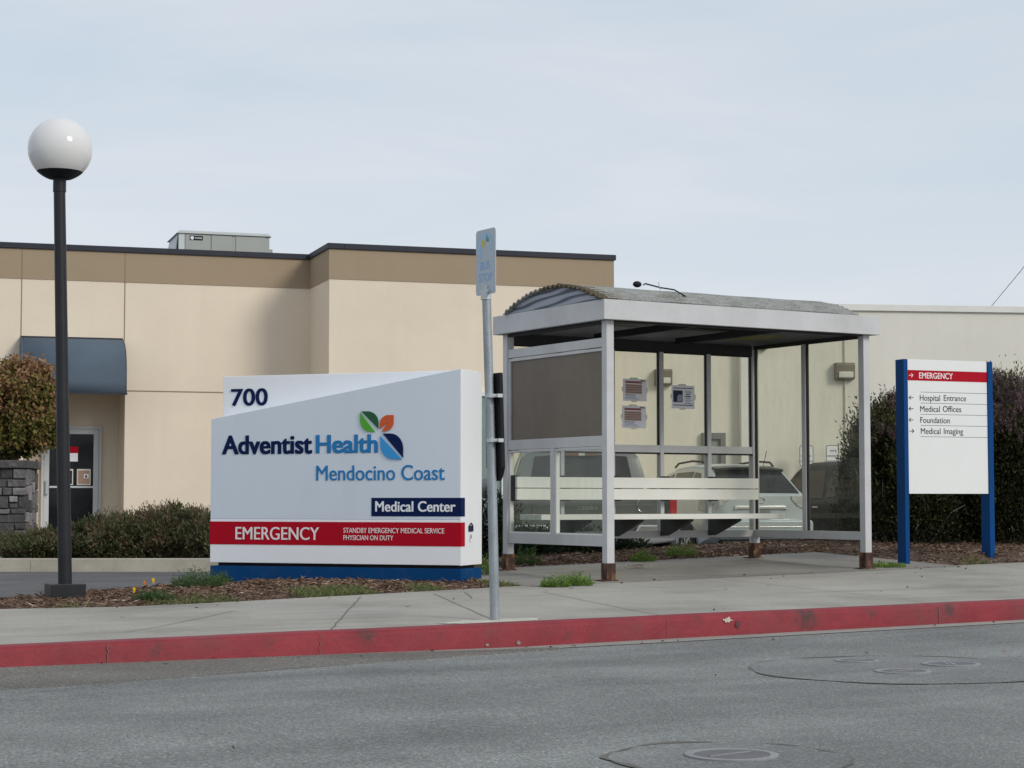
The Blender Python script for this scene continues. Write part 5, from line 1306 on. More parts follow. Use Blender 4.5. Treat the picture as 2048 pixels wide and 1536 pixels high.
def wheel(parent, x, y, r, wdt, sgn):
    mb = MB(); prof = [(r * 0.62, -wdt / 2), (r * 0.93, -wdt / 2), (r, -wdt * 0.38), (r, wdt * 0.38), (r * 0.93, wdt / 2), (r * 0.62, wdt / 2)]
    tmp = MB(); tmp.lathe(prof, 36); mb.add([(p[2], p[0], p[1]) for p in tmp.v], tmp.f)
    t = mb.build("wheel", MT['tyre'], parent, smooth=True, loc=(x, y, r))
    tmp = MB(); tmp.lathe([(r * 0.64, 0.0), (r * 0.60, 0.012), (r * 0.54, -0.02), (r * 0.2, -0.03), (r * 0.16, 0.0), (0.001, 0.0)], 30)
    mb = MB(); mb.add([(sgn * (p[2] + wdt * 0.46), p[0], p[1]) for p in tmp.v], tmp.f)
    for k in range(5):
        a = 2 * math.pi * k / 5; mb.bar((sgn * wdt * 0.47, 0.14 * r * math.cos(a), 0.14 * r * math.sin(a)), (sgn * wdt * 0.46, 0.6 * r * math.cos(a), 0.6 * r * math.sin(a)), 0.16 * r, 0.03, (1, 0, 0))
    mb.build("rim", MT['rim'], t, smooth=True)
def arch(parent, x, y, r, sgn):
    mb = MB(); n = 20; vs = [(x, y + r * math.cos(math.pi * k / n), r * 0.86 + r * math.sin(math.pi * k / n)) for k in range(n + 1)] + [(x, y - r, 0.22), (x, y + r, 0.22)]
    mb.add(vs, [tuple(range(len(vs)))]); mb.build("wheel_arch", MT['room'], parent)

# --- silver crossover, seen from behind
LZ = -0.14
p = at(1520, 1000, 31.0); suv = thing("parked_suv", "silver crossover with clear tail lamps and roof rails, nose to the grey building", "car", (p.x, p.y, LZ), CARA)
sv = Shell(w=[(0, 0.80), (0.05, 0.865), (0.25, 0.905), (1.0, 0.922), (3.4, 0.922), (4.3, 0.86), (4.7, 0.66)],
           zb=[(0, 0.46), (0.12, 0.40), (0.5, 0.30), (4.2, 0.28), (4.7, 0.38)],
           belt=[(0, 1.14), (0.15, 1.19), (0.4, 1.18), (3.3, 1.07), (4.3, 0.95), (4.7, 0.77)],
           roof=[(0, 1.15), (0.03, 1.18), (0.55, 1.60), (0.70, 1.655), (1.6, 1.69), (2.3, 1.66), (2.75, 1.57), (3.45, 1.10), (4.7, 0.78)],
           wr=[(0, 0.72), (0.1, 0.72), (0.7, 0.60), (2.4, 0.61), (3.4, 0.70), (4.7, 0.6)])
mb = sv.mesh(lin(0, 0.3, 10) + lin(0.36, 0.9, 10) + lin(1.0, 4.7, 34)); body = mb.build("body", MT['carsilver'], suv, smooth=True)
top_win(sv, 0.055, 0.52, 1.04, 0.96, MT['darkglass'], suv, "rear_window")
top_win(sv, 2.82, 3.40, 0.93, 0.96, MT['darkglass'], suv, "windscreen")
for sgn in (-1, 1):
    side_win(sv, [(0.66, 0.12), (1.22, 0.08), (1.22, 0.90), (0.95, 0.86)], sgn, MT['darkglass'], suv, "side_window")
    side_win(sv, [(1.30, 0.08), (2.15, 0.07), (2.15, 0.92), (1.30, 0.92)], sgn, MT['darkglass'], suv, "side_window")
    side_win(sv, [(2.25, 0.07), (3.18, 0.10), (2.80, 0.86), (2.25, 0.92)], sgn, MT['darkglass'], suv, "side_window")
    mb = MB(); mb.tube([(sgn * 0.56, 0.80, 1.66), (sgn * 0.57, 0.95, 1.725), (sgn * 0.575, 1.6, 1.755), (sgn * 0.57, 2.3, 1.725), (sgn * 0.56, 2.5, 1.66)], 0.018, 10); mb.build("roof_rail", MT['bracket'], suv, smooth=True)
    # lamp that wraps the rear corner
    mb = MB(); sec = []
    for k, (xx, yy) in enumerate(((0.55, 0.004), (0.65, 0.004), (0.765, 0.006), (0.85, 0.05), (0.896, 0.14), (0.914, 0.27), (0.922, 0.43))):
        u = k / 6.0
        zt3 = 1.155 - 0.01 * u; zb3 = 0.92 + 0.04 * (1 - u)
        if k == 0: zb3 = 1.10
        if k == 1: zb3 = 1.0
        sec.append(((sgn * xx, yy - 0.022, zb3), (sgn * xx, yy - 0.022, zt3), (sgn * (xx - 0.07), yy + 0.05, zt3 + 0.004), (sgn * (xx - 0.07), yy + 0.05, zb3)))
    vs = [v for s_ in sec for v in s_]; fs = [(4 * i + k, 4 * i + (k + 1) % 4, 4 * i + 4 + (k + 1) % 4, 4 * i + 4 + k) for i in range(6) for k in range(4)] + [(0, 1, 2, 3), (24, 25, 26, 27)]
    mb.add(vs, fs); mb.build("tail_lamp", MT['tailclear'], suv, smooth=True)
    for y in (0.95, 3.65):
        arch(suv, sgn * 0.926, y, 0.40, sgn); wheel(suv, sgn * 0.83, y, 0.355, 0.225, sgn)
mb = MB(); vs = []; 
def spoiler(u, v):
    x = -0.60 + 1.20 * u; yy = 0.50 + 0.25 * v - 0.05 * (1 - abs(2 * u - 1)); return (x, yy - 0.05, 1.63 + 0.04 * v - 0.03 * abs(2 * u - 1) ** 3)
mb.grid(spoiler, 17, 5); sp_ = mb.build("spoiler", MT['dullglass'], suv, smooth='all'); md = sp_.modifiers.new("thickness", 'SOLIDIFY'); md.thickness = 0.045
mb = MB(); mb.prism([(-0.84, 0.48), (0.84, 0.48), (0.90, 0.54), (0.90, 0.74), (0.84, 0.78), (-0.84, 0.78), (-0.90, 0.74), (-0.90, 0.54)], 'y', -0.11, 0.12); mb.build("bumper", MT['carsilver'], suv, bevel=0.04, smooth=True)
mb = MB(); mb.box(-0.70, 0.70, -0.118, -0.08, 0.64, 0.665); mb.build("bumper_trim", MT['chrome'], suv, bevel=0.004)
mb = MB(); mb.box(-0.70, 0.70, -0.03, 0.16, 0.32, 0.45); mb.build("valance", MT['black'], suv, bevel=0.03)
mb = MB(); mb.prism([(-0.46, 0.93), (-0.40, 0.945), (0.40, 0.945), (0.46, 0.93), (0.44, 1.0), (-0.44, 1.0)], 'y', -0.04, 0.01); mb.build("hatch_trim", MT['chrome'], suv, bevel=0.01)
mb = MB(); mb.box(-0.17, 0.17, -0.034, -0.0005, 0.82, 0.925); mb.build("number_plate", MT['plate'], suv)
mb = MB(); cz = 1.075; mb.tube([(0.09 * math.cos(t), -0.012, cz + 0.066 * math.sin(t)) for t in lin(0, 2 * math.pi, 29)], 0.008, 8); mb.bar((0.02, -0.012, cz + 0.045), (-0.04, -0.012, cz - 0.025), 0.01, 0.014); mb.bar((-0.04, -0.012, cz - 0.025), (0.06, -0.012, cz - 0.025), 0.01, 0.014); mb.build("emblem", MT['chrome'], suv, smooth=True)
mb = MB(); mb.tube([(0.45, 0.95, 1.66), (0.47, 0.85, 1.92)], 0.005, 6); mb.build("aerial", MT['black'], suv)
mb = MB(); mb.tube([(-0.45, -0.02, 0.33), (-0.45, 0.2, 0.33)], 0.04, 12); mb.tube([(0.45, -0.02, 0.33), (0.45, 0.2, 0.33)], 0.04, 12); mb.build("exhaust", MT['chrome'], suv, smooth=True)

# --- grey pickup, seen from behind
p = at(1184, 1000, 22.9); tr = thing("pickup_truck", "grey four door pickup with its tailgate towards the shelter, left of the silver crossover", "pickup truck", (p.x, p.y, LZ), R(2.0))
zbed = 0.58; zr = 1.20; hw = 1.02; lb = 1.75
mb = MB(); mb.box(-hw, -hw + 0.09, 0.03, lb, zbed, zr); mb.box(hw - 0.09, hw, 0.03, lb, zbed, zr); mb.box(-hw + 0.09, hw - 0.09, 0.05, lb, zbed, zbed + 0.06); mb.box(-hw + 0.09, hw - 0.09, lb - 0.06, lb, zbed + 0.06, zr); mb.build("bed", MT['cartruck'], tr, bevel=0.02)
mb = MB(); mb.box(-hw + 0.17, hw - 0.17, 0.0, 0.075, zbed + 0.05, zr - 0.02); mb.prism([(-hw + 0.3, zbed + 0.18), (hw - 0.3, zbed + 0.18), (hw - 0.3, zr - 0.16), (-hw + 0.3, zr - 0.16)], 'y', -0.012, 0.0); tg = mb.build("tailgate", MT['cartruck'], tr, bevel=0.012)
mb = MB(); add_text(mb, "TUNDRA", -0.19, 0.07, 0.975, 1.02, -0.012, 0.03, 0.006); mb.build("tailgate_lettering", MT['chrome'], tg)
mb = MB(); mb.tube([(0.62 + 0.075 * math.cos(t), -0.016, 1.03 + 0.085 * math.sin(t)) for t in lin(1.9, 4.4, 13)], 0.007, 8); mb.build("tailgate_reflection", MT['chrome'], tg, smooth=True)  # chrome arc modelled in place of a reflection on the tailgate
mb = MB(); mb.tube([(hw - 0.20 + 0.018 * k, -0.006, 1.0 + 0.012 * (k % 2)) for k in range(5)], 0.005, 6); mb.build("trim_badge", MT['chrome'], tg, smooth=True)
for sgn in (-1, 1):
    mb = MB(); mb.box(min(sgn * (hw - 0.085), sgn * (hw + 0.008)), max(sgn * (hw - 0.085), sgn * (hw + 0.008)), 0.0, 0.12, 0.80, 1.16); mb.build("tail_lamp", MT['tail'], tr, bevel=0.02)
    mb = MB(); mb.tube([(sgn * 1.02, 2.6, 1.13), (sgn * 1.12, 2.55, 1.2)], 0.03, 8); mb.ellipsoid((sgn * 1.2, 3.75, 1.26), (0.11, 0.07, 0.15), 14, 10); mb.build("mirror", MT['cartruck'], tr, smooth=True)
mb = MB(); mb.prism([(-1.0, 0.60), (-1.0, 0.74), (-0.92, 0.80), (-0.55, 0.80), (-0.50, 0.70), (0.50, 0.70), (0.55, 0.80), (0.92, 0.80), (1.0, 0.74), (1.0, 0.60), (0.5, 0.54), (-0.5, 0.54)][::-1], 'y', -0.17, -0.01); mb.build("bumper", MT['chrome'], tr, bevel=0.02)
mb = MB(); mb.box(-0.16, 0.16, -0.182, -0.171, 0.585, 0.685); mb.build("number_plate", MT['plate'], tr)
cabs = Shell(w=[(lb, 0.96), (lb + 0.1, 0.98), (5.0, 0.985), (5.5, 0.92), (5.75, 0.8)], zb=[(lb, 0.45), (5.75, 0.5)], belt=[(lb, 1.20), (4.0, 1.16), (5.4, 1.06), (5.75, 0.9)],
             roof=[(lb, 1.22), (lb + 0.03, 1.30), (lb + 0.20, 1.74), (lb + 0.5, 1.81), (3.3, 1.81), (3.6, 1.76), (4.15, 1.22), (5.75, 0.95)], wr=[(lb, 0.83), (lb + 0.25, 0.72), (3.5, 0.73), (4.2, 0.8), (5.75, 0.7)])
mb = cabs.mesh(lin(lb, lb + 0.5, 14) + lin(lb + 0.6, 5.75, 36)); mb.build("cab", MT['cartruck'], tr, smooth=True)
top_win(cabs, lb + 0.045, lb + 0.165, 0.86, 0.84, MT['darkglass'], tr, "rear_window", 0.012)
top_win(cabs, 3.66, 4.10, 0.92, 0.95, MT['darkglass'], tr, "windscreen")
for sgn in (-1, 1):
    side_win(cabs, [(lb + 0.32, 0.10), (lb + 1.05, 0.08), (lb + 1.05, 0.90), (lb + 0.42, 0.88)], sgn, MT['darkglass'], tr, "side_window")
    side_win(cabs, [(lb + 1.15, 0.08), (3.9, 0.12), (3.6, 0.86), (lb + 1.15, 0.90)], sgn, MT['darkglass'], tr, "side_window")
    for y in (0.98, 4.65):
        arch(tr, sgn * (hw + 0.004), y, 0.46, sgn); wheel(tr, sgn * 0.88, y, 0.40, 0.27, sgn)
mb = MB(); mb.box(-0.22, 0.22, lb + 0.10, lb + 0.22, 1.665, 1.712); br = mb.build("high_brake_lamp", MT['chmsl'], tr, bevel=0.01)
mb = MB(); mb.box(-0.03, 0.05, lb + 0.092, lb + 0.0995, 1.672, 1.705); mb.build("cargo_lamp", MT['lens'], br)

# --- charcoal wagon at the right
p = at(1738, 1000, 31.6); dk = thing("parked_wagon", "charcoal tall car half hidden behind the shelter's right glass and the heather", "car", (p.x + 0.52, p.y + 0.14, LZ), CARA)
dv = Shell(w=[(0, 0.82), (0.08, 0.90), (0.4, 0.93), (3.7, 0.93), (4.4, 0.86), (4.8, 0.7)], zb=[(0, 0.46), (0.5, 0.33), (4.3, 0.32), (4.8, 0.42)],
           belt=[(0, 1.04), (0.5, 1.10), (3.3, 1.04), (4.4, 0.95), (4.8, 0.78)], roof=[(0, 1.06), (0.05, 1.1), (0.42, 1.66), (0.7, 1.74), (2.3, 1.755), (2.65, 1.66), (3.5, 1.09), (4.8, 0.8)],
           wr=[(0, 0.74), (0.5, 0.66), (2.5, 0.67), (3.5, 0.74), (4.8, 0.6)])
mb = dv.mesh(lin(0, 0.6, 14) + lin(0.7, 4.8, 38)); mb.build("body", MT['cardark'], dk, smooth=True)
top_win(dv, 0.09, 0.40, 0.93, 0.92, MT['darkglass'], dk, "rear_window"); top_win(dv, 2.72, 3.44, 0.93, 0.96, MT['darkglass'], dk, "windscreen")
for sgn in (-1, 1):
    side_win(dv, [(0.62, 0.10), (1.05, 0.08), (1.05, 0.90), (0.72, 0.88)], sgn, MT['dullglass'], dk, "side_window")
    side_win(dv, [(1.15, 0.08), (1.98, 0.07), (1.98, 0.90), (1.35, 0.91)], sgn, MT['dullglass'], dk, "side_window")
    side_win(dv, [(2.08, 0.07), (3.2, 0.10), (2.72, 0.86), (2.08, 0.90)], sgn, MT['dullglass'], dk, "side_window")
    for y in (1.28, 2.28):
        mb = MB(); q = dv.ring(y)[5]; mb.box(min(sgn * q[0], sgn * (q[0] + 0.035)), max(sgn * q[0], sgn * (q[0] + 0.035)), y - 0.12, y + 0.12, 0.955, 0.985); mb.build("door_handle", MT['chrome'], dk, bevel=0.006)
    mb = MB(); mb.ellipsoid((sgn * 1.03, 2.95, 1.15), (0.11, 0.06, 0.085), 14, 10); mb.build("mirror", MT['cardark'], dk, smooth='all')
    mb = MB(); mb.box(min(sgn * 0.86, sgn * 0.93), max(sgn * 0.86, sgn * 0.93), 0.02, 0.2, 0.82, 1.1); mb.build("tail_lamp", MT['tail'], dk, bevel=0.02)
    for y in (0.95, 3.75):
        arch(dk, sgn * 0.934, y, 0.41, sgn); wheel(dk, sgn * 0.84, y, 0.36, 0.23, sgn)
mb = MB(); mb.box(-0.88, 0.88, -0.08, 0.12, 0.42, 0.66); mb.build("bumper", MT['cardark'], dk, bevel=0.05)

# ================================================================== planter kerb, stone pillar
pk0 = at(45, 1140, 26.5); pk1 = at(470, 1142, 26.2)
mb = MB(); zt4 = at(200, 1117, 26.2).z; zb4 = -0.12
x0, x1 = at(60, 1130, 26.2).x, at(640, 1130, 26.2).x
mb.box(x0, x1, 26.2, 26.36, zb4, zt4)
mb.prism([(x0 - 0.65, 26.35), (x0 - 0.60, 26.2), (x0, 26.2), (x0, 26.36)], 'z', zb4, zt4 - 0.0)
# the return runs back and dips towards the driveway
def ret(u): 
    return (x0 - 0.62 - 0.35 * math.sin(u * 1.5), 26.28 + 0.02 + 4.2 * u)
for k in range(8):
    a = ret(k / 8); b = ret((k + 1) / 8); za = zt4 - 0.005 * k
    mb.prism([(a[0] - 0.08, a[1]), (a[0] + 0.08, a[1]), (b[0] + 0.08, b[1]), (b[0] - 0.08, b[1])], 'z', zb4, za - 0.002)
pk = mb.build("planter_curb", MT['plantkerb'], bevel=0.012); tag(pk, "pale concrete kerb edging the hedge bed beside the driveway", "kerb")
mb = MB(); mb.prism([(x0 - 0.55, 26.3), (x1, 26.3), (x1 + 2, 38), (x0 - 1, 38)], 'z', -0.1, zt4 - 0.03); hb = mb.build("hedge_bed", MT['soil']); hb['kind'] = 'structure'

SP = at(-40, 1060, 29.5); spz = at(20, 920, 29.5).z
pil = thing("stone_pillar", "grey ledge stone pillar with a flat capstone under the rounded bush", "pillar", (at(-45, 1000, 29.5).x, 29.5, 0), R(6))
pw = at(50, 1000, 29.5).x - at(-45, 1000, 29.5).x
mb = MB(); mb.box(-pw + 0.02, pw - 0.02, 0.02, 1.3, -0.2, spz - 0.13); mb.build("core", MT['mortar'], pil)
mb = MB(); rs_ = random.Random(8); z = -0.2; zl = spz - 0.13
while z < zl - 0.02:
    h = min(rs_.choice((0.09, 0.13, 0.20, 0.27)), zl - z); x = -pw
    if zl - z - h < 0.06: h = zl - z
    while x < pw - 0.02:
        w = min(rs_.uniform(0.12, 0.42), pw - x)
        if pw - x - w < 0.08: w = pw - x
        if h > 0.18 and rs_.random() < 0.5:
            hs = ((z, z + h * 0.45), (z + h * 0.45, z + h))
        else: hs = ((z, z + h),)
        for a, b in hs:
            d = rs_.uniform(-0.03, 0.012); e = 0.007
            vs = [(x + e + rs_.uniform(0, .008), d, a + e + rs_.uniform(0, .008)), (x + w - e - rs_.uniform(0, .008), d + rs_.uniform(-.012, .012), a + e + rs_.uniform(0, .006)), (x + w - e, d + rs_.uniform(-.01, .01), b - e - rs_.uniform(0, .008)), (x + e, d, b - e)]
            vs += [(p_[0], 0.08, p_[2]) for p_ in vs]
            mb.add(vs, [(0, 1, 2, 3), (4, 5, 6, 7), (0, 1, 5, 4), (1, 2, 6, 5), (2, 3, 7, 6), (3, 0, 4, 7)])
        x += w
    z += h
for a in (0.02, 0.3, 0.62, 0.95):
    zz_ = -0.2
    while zz_ < zl - 0.05:
        h = min(rs_.uniform(0.14, 0.3), zl - zz_); mb.box(pw - 0.03, pw + rs_.uniform(0.0, 0.02), a + 0.008, a + 0.27, zz_ + 0.006, zz_ + h - 0.006); zz_ += h
mb.build("stonework", MT['stone'], pil, bevel=0.012)
mb = MB(); mb.box(-pw - 0.04, pw + 0.04, -0.05, 1.35, spz - 0.128, spz); mb.build("capstone", MT['plantkerb'] if False else MT['stone'], pil, bevel=0.02)

# ================================================================== plants
def shrub_stems(root, rad, h0, rng, n=7, r=0.012, mat='stem'):
    mb = MB()
    for k in range(n):
        a = rng.uniform(0, 6.28); e = np.array((math.cos(a) * rad[0] * rng.uniform(0.3, 0.7), math.sin(a) * rad[1] * rng.uniform(0.3, 0.7), rad[2] * rng.uniform(0.1, 0.6)))
        b = np.array((math.cos(a) * 0.05, math.sin(a) * 0.05, h0)); m = (b + e) / 2 + rng.normal(size=3) * 0.05
        mb.tube([b, m, e], [r, r * 0.8, r * 0.45], 6)
    return mb.build("stem", MT[mat], root)

# rounded bush
rng = np.random.default_rng(21)
c = at(22, 818, 30.2); rb = thing("rounded_bush", "rounded clipped bush with rust and green leaves growing over the stone pillar", "bush", (c.x, c.y, c.z))
rr = 0.80
pos, out, cv = crown_points(rng, (rr, rr * 0.9, rr * 0.98), 30000, 260, 0.15, -1.0, 0.35, 0.14, 3, 0.5)
# flattened underside
keep = pos[:, 2] > -0.78; pos, out, cv = pos[keep], out[keep], cv[keep]
hgt = (pos[:, 2] + 0.8) / 1.6
t_ = 0.05 + 0.40 * cv + 0.48 * hgt + rng.normal(size=len(pos)) * 0.15
leaves("crown", pos, out * 0.35 + rng.normal(size=pos.shape) * 0.6 + np.array((0, 0, -0.35)), rng.uniform(0.055, 0.10, len(pos)), rng.uniform(0.035, 0.06, len(pos)), MT['lf_bush'], rb, rng, t_)
mb = MB()
for k in range(6):
    a = k * 1.05; mb.tube([(0.08 * math.cos(a), 0.08 * math.sin(a), spz - c.z), (0.25 * math.cos(a), 0.25 * math.sin(a), -0.4), (0.5 * math.cos(a), 0.5 * math.sin(a), 0.1)], [0.03, 0.022, 0.01], 7)
mb.build("trunk", MT['stem'], rb)

# hedge shrubs in the bed by the door
def hedge(px0, px1, pyt, pyb, Y, dep, label, seed, n, tb=0.0, sprigs=60):
    rng = np.random.default_rng(seed)
    a = at(px0, pyb, Y); b = at(px1, pyb, Y); zt5 = at((px0 + px1) / 2, pyt, Y).z; z0 = zt4 - 0.06
    rad = ((b.x - a.x) / 2, dep, (zt5 - z0) * 0.56)
    root = thing("hedge_shrub", label, "shrub", ((a.x + b.x) / 2, Y + dep * 0.4, z0 + (zt5 - z0) * 0.44), 0, "evergreen shrubs along the hedge bed")
    pos, out, cv = crown_points(rng, rad, n, 180, 0.20, -0.75, 0.3, 0.22, seed)
    t_ = 0.05 + 0.68 * cv + tb + rng.normal(size=len(pos)) * 0.17
    ax = out * 0.6 + np.array((0, 0, 0.55)) + rng.normal(size=pos.shape) * 0.5
    sz = rng.uniform(0.04, 0.085, len(pos)); wd = rng.uniform(0.016, 0.03, len(pos))
    # upright sprigs poking out of the top
    P2 = []; A2 = []
    for k in range(sprigs):
        d = unit(rng.normal(size=3)); d[2] = abs(d[2]) * 0.7 + 0.35; b0 = unit(d) * np.array(rad) * rng.uniform(0.85, 1.0); up = unit(np.array((rng.normal() * 0.35, rng.normal() * 0.3, 1.0))); L0 = rng.uniform(0.06, 0.20)
        for q in np.linspace(0, 1, 9):
            for _ in range(2): P2.append(b0 + up * L0 * q); A2.append(up * 0.8 + rng.normal(size=3) * 0.45)
    if P2:
        pos = np.concatenate([pos, np.array(P2)]); ax = np.concatenate([ax, np.array(A2)]); m = len(P2)
        sz = np.concatenate([sz, rng.uniform(0.03, 0.05, m)]); wd = np.concatenate([wd, rng.uniform(0.008, 0.015, m)]); t_ = np.concatenate([t_, rng.uniform(0.35, 1.0, m)])
    leaves("foliage", pos, ax, sz, wd, MT['lf_hedge'], root, rng, t_)
    shrub_stems(root, rad, -(zt5 - z0) * 0.44, rng)
    return root
hedge(-90, 70, 1076, 1118, 27.6, 0.55, "low yellow green shrub at the driveway end of the hedge bed", 31, 9000, 0.16)
hedge(20, 160, 1066, 1117, 27.0, 0.45, "low grey green shrub in front of the glass door, beside the lamp", 32, 9000, 0.06, 40)
hedge(140, 300, 1034, 1117, 27.1, 0.55, "taller olive shrub just right of the glass door, sloping up to its neighbour", 33, 15000, 0.10, 70)
hedge(255, 400, 1018, 1117, 27.3, 0.60, "tallest red tipped shrub in the middle of the hedge bed", 34, 15000, 0.17, 90)
hedge(345, 480, 1024, 1117, 27.0, 0.55, "olive shrub partly hidden by the left end of the hospital sign", 35, 13000, 0.08, 70)

# heather behind the directory sign
def heather(px0, px1, pyt, Y, dep, label, seed, n, nf, zlow=0.25):
    rng = np.random.default_rng(seed)
    a = at(px0, 1000, Y); b = at(px1, 1000, Y); cx = (a.x + b.x) / 2; zt5 = at((px0 + px1) / 2, pyt, Y).z
    rad = np.array(((b.x - a.x) / 2, dep, (zt5 - zlow) * 0.5)); cz = zlow + (zt5 - zlow) * 0.5
    root = thing("heather_bush", label, "bush", (cx, Y + dep * 0.3, cz), 0, "dark tree heathers behind the directory sign")
    pos, out, cv = crown_points(rng, rad, n, 240, 0.24, -1.0, 0.4, 0.20, seed, 0.85)
    pos[:, 2] = np.maximum(pos[:, 2], -rad[2] * 1.02)
    up = np.array((0, 0, 1.0)); ax = out * 0.35 + up * 0.6 + rng.normal(size=pos.shape) * 0.42
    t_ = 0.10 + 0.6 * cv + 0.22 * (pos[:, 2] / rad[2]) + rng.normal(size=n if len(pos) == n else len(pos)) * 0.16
    leaves("foliage", pos, ax, rng.uniform(0.03, 0.07, len(pos)), rng.uniform(0.012, 0.024, len(pos)), MT['lf_heath'], root, rng, t_)
    # flower spikes near the top
    P2 = []; A2 = []; T2 = []
    k = 0
    while k < nf:
        d = unit(rng.normal(size=3))
        if d[2] < 0.30 + 0.35 * rng.uniform(): continue
        lump = 1 + 0.20 * 1.6 * mnoise.noise((float(d[0]) * 1.8 + seed, float(d[1]) * 1.8, float(d[2]) * 1.8))
        b0 = d * rad * lump * rng.uniform(0.86, 1.0); u = unit(d * 0.5 + up + rng.normal(size=3) * 0.25); L0 = rng.uniform(0.04, 0.09); tv = rng.uniform(0.1, 0.9)
        for q in np.linspace(0, 1, 8):
            for _ in range(3): P2.append(b0 + u * L0 * q + rng.normal(size=3) * 0.006); A2.append(rng.normal(size=3) + u * 0.6); T2.append(tv + rng.normal() * 0.12)
        k += 1
    if P2: leaves("flower_spikes", np.array(P2), np.array(A2), rng.uniform(0.010, 0.020, len(P2)), rng.uniform(0.008, 0.013, len(P2)), MT['lf_flower'], root, rng, np.array(T2))
    # bare grey twigs inside and out
    mb = MB()
    for k in range(26):
        a_ = rng.uniform(0, 6.28); e = rng.uniform(0.7, 1.02); z = rng.uniform(-0.75, 0.35) * rad[2]; f = math.sqrt(max(0.05, 1 - (z / rad[2]) ** 2))
        en = np.array((math.cos(a_) * rad[0] * e * f, math.sin(a_) * rad[1] * e * f, z)); st_ = np.array((math.cos(a_) * 0.12, math.sin(a_) * 0.1, -rad[2] * 0.98)); m1_ = st_ + (en - st_) * 0.5 + np.array((0, 0, 0.12)) + rng.normal(size=3) * 0.06
        mb.tube([st_, m1_, en, en + rng.normal(size=3) * 0.08 + np.array((0, 0, 0.05))], [0.012, 0.008, 0.005, 0.002], 5)
    mb.build("twig", MT['twig'], root)
    return root
heather(1716, 1925, 782, 21.0, 0.62, "shorter dark heather with mauve tops, between shelter and directory sign", 41, 46000, 2200)
heather(1880, 2170, 758, 21.3, 0.85, "big mauve topped heather rising to the right of the directory sign", 42, 60000, 4200)
heather(1800, 2060, 880, 22.2, 0.5, "low dense dark heather standing behind the posts of the directory sign", 44, 30000, 0)
heather(1690, 1775, 848, 21.9, 0.45, "dark green heather leaning behind the shelter's front right post", 43, 20000, 0)

# dark shrubs behind the shelter's left end and behind the sign
def dshrub(px0, px1, pyt, Y, dep, label, seed, n, mat='lf_dark', lsz=(0.03, 0.07)):
    rng = np.random.default_rng(seed); a = at(px0, 1000, Y); b = at(px1, 1000, Y); zt5 = at((px0 + px1) / 2, pyt, Y).z
    cx = (a.x + b.x) / 2; s, t = st(cx, Y); zg2 = max(M(s, t), Lz(s, t)) - 0.03
    rad = ((b.x - a.x) / 2, dep, (zt5 - zg2) * 0.55)
    root = thing("dark_shrub", label, "shrub", (cx, Y, zg2 + (zt5 - zg2) * 0.45), 0, "dark shrubs in the bed behind the shelter")
    pos, out, cv = crown_points(rng, rad, n, 110, 0.26, -0.85, 0.35, 0.24, seed)
    leaves("foliage", pos, out + rng.normal(size=pos.shape) * 0.6 + np.array((0, 0, 0.25)), rng.uniform(*lsz, len(pos)), rng.uniform(0.010, 0.024, len(pos)), MT[mat], root, rng, 0.2 + 0.5 * cv + rng.normal(size=len(pos)) * 0.2)
    shrub_stems(root, rad, -(zt5 - zg2) * 0.45, rng, 6, 0.01)
    return root
dshrub(925, 1045, 985, 20.9, 0.40, "dark leafy shrub between the hospital sign and the shelter", 51, 9000)
dshrub(1010, 1115, 1060, 20.2, 0.35, "low dark shrub under the shelter's left end", 52, 5000)
dshrub(1100, 1225, 1068, 20.6, 0.35, "low dark shrub behind the shelter's front left post", 53, 5000)
dshrub(1205, 1300, 1080, 20.9, 0.28, "small dark shrub under the shelter bench", 54, 3500)

# weeds and poppies: each tuft a thing
def tuft(name, label, cat, px, py, Y, w, h, n, mat, seed, group, flowers=()):
    rng = np.random.default_rng(seed); c = at(px, py, Y); s, t = st(c.x, c.y)
    z = max(M(s, t) if t > edge_t(s) - 0.05 else 0, G(s, t) if t < edge_t(s) + 0.02 or (2.05 < s < 7 and t < 5.35) else -9)
    root = thing(name, label, cat, (c.x, c.y, z - 0.01), 0, group)
    P2 = []; A2 = []
    for k in range(n):
        a = rng.uniform(0, 6.28); rr_ = math.sqrt(rng.uniform()); b0 = np.array((math.cos(a) * rr_ * w * 0.8, math.sin(a) * rr_ * w * 0.55, 0)); hh = h * (1 - 0.65 * rr_ ** 2) * rng.uniform(0.45, 1.05)
        u = unit(np.array((math.cos(a) * 0.55 * rr_ + rng.normal() * 0.25, math.sin(a) * 0.4 * rr_ + rng.normal() * 0.25, 1.0)))
        for q in np.linspace(0.15, 1, 8):
            P2.append(b0 + u * hh * q); A2.append(u * 0.7 + rng.normal(size=3) * 0.6)
    m = len(P2); leaves("foliage", np.array(P2), np.array(A2), rng.uniform(0.018, 0.045, m), rng.uniform(0.004, 0.009, m), MT[mat], root, rng, rng.beta(2.2, 2.2, m))
    for dx, dz, mt in flowers:
        mb = MB(); mb.tube([(dx * 0.5, -0.02, 0), (dx, -0.05, dz - 0.02)], 0.0025, 5); stem = mb.build("flower_stem", MT['lf_weed'], root)
        mb = MB()
        for k in range(4):
            a = k * math.pi / 2 + 0.4; mb.add([(dx, -0.05, dz - 0.022), (dx + 0.014 * math.cos(a - 0.6), -0.05 + 0.014 * math.sin(a - 0.6), dz + 0.01), (dx + 0.012 * math.cos(a), -0.05 + 0.012 * math.sin(a), dz + 0.03), (dx + 0.014 * math.cos(a + 0.6), -0.05 + 0.014 * math.sin(a + 0.6), dz + 0.01)], [(0, 1, 2, 3)])
        mb.build("flower", MT[mt], root)
    return root
def gY(px, py):
    q = at_ground(px, py); return q.y
PG = "poppy tufts in the bark bed"; WG = "green weeds round the shelter and pavement"
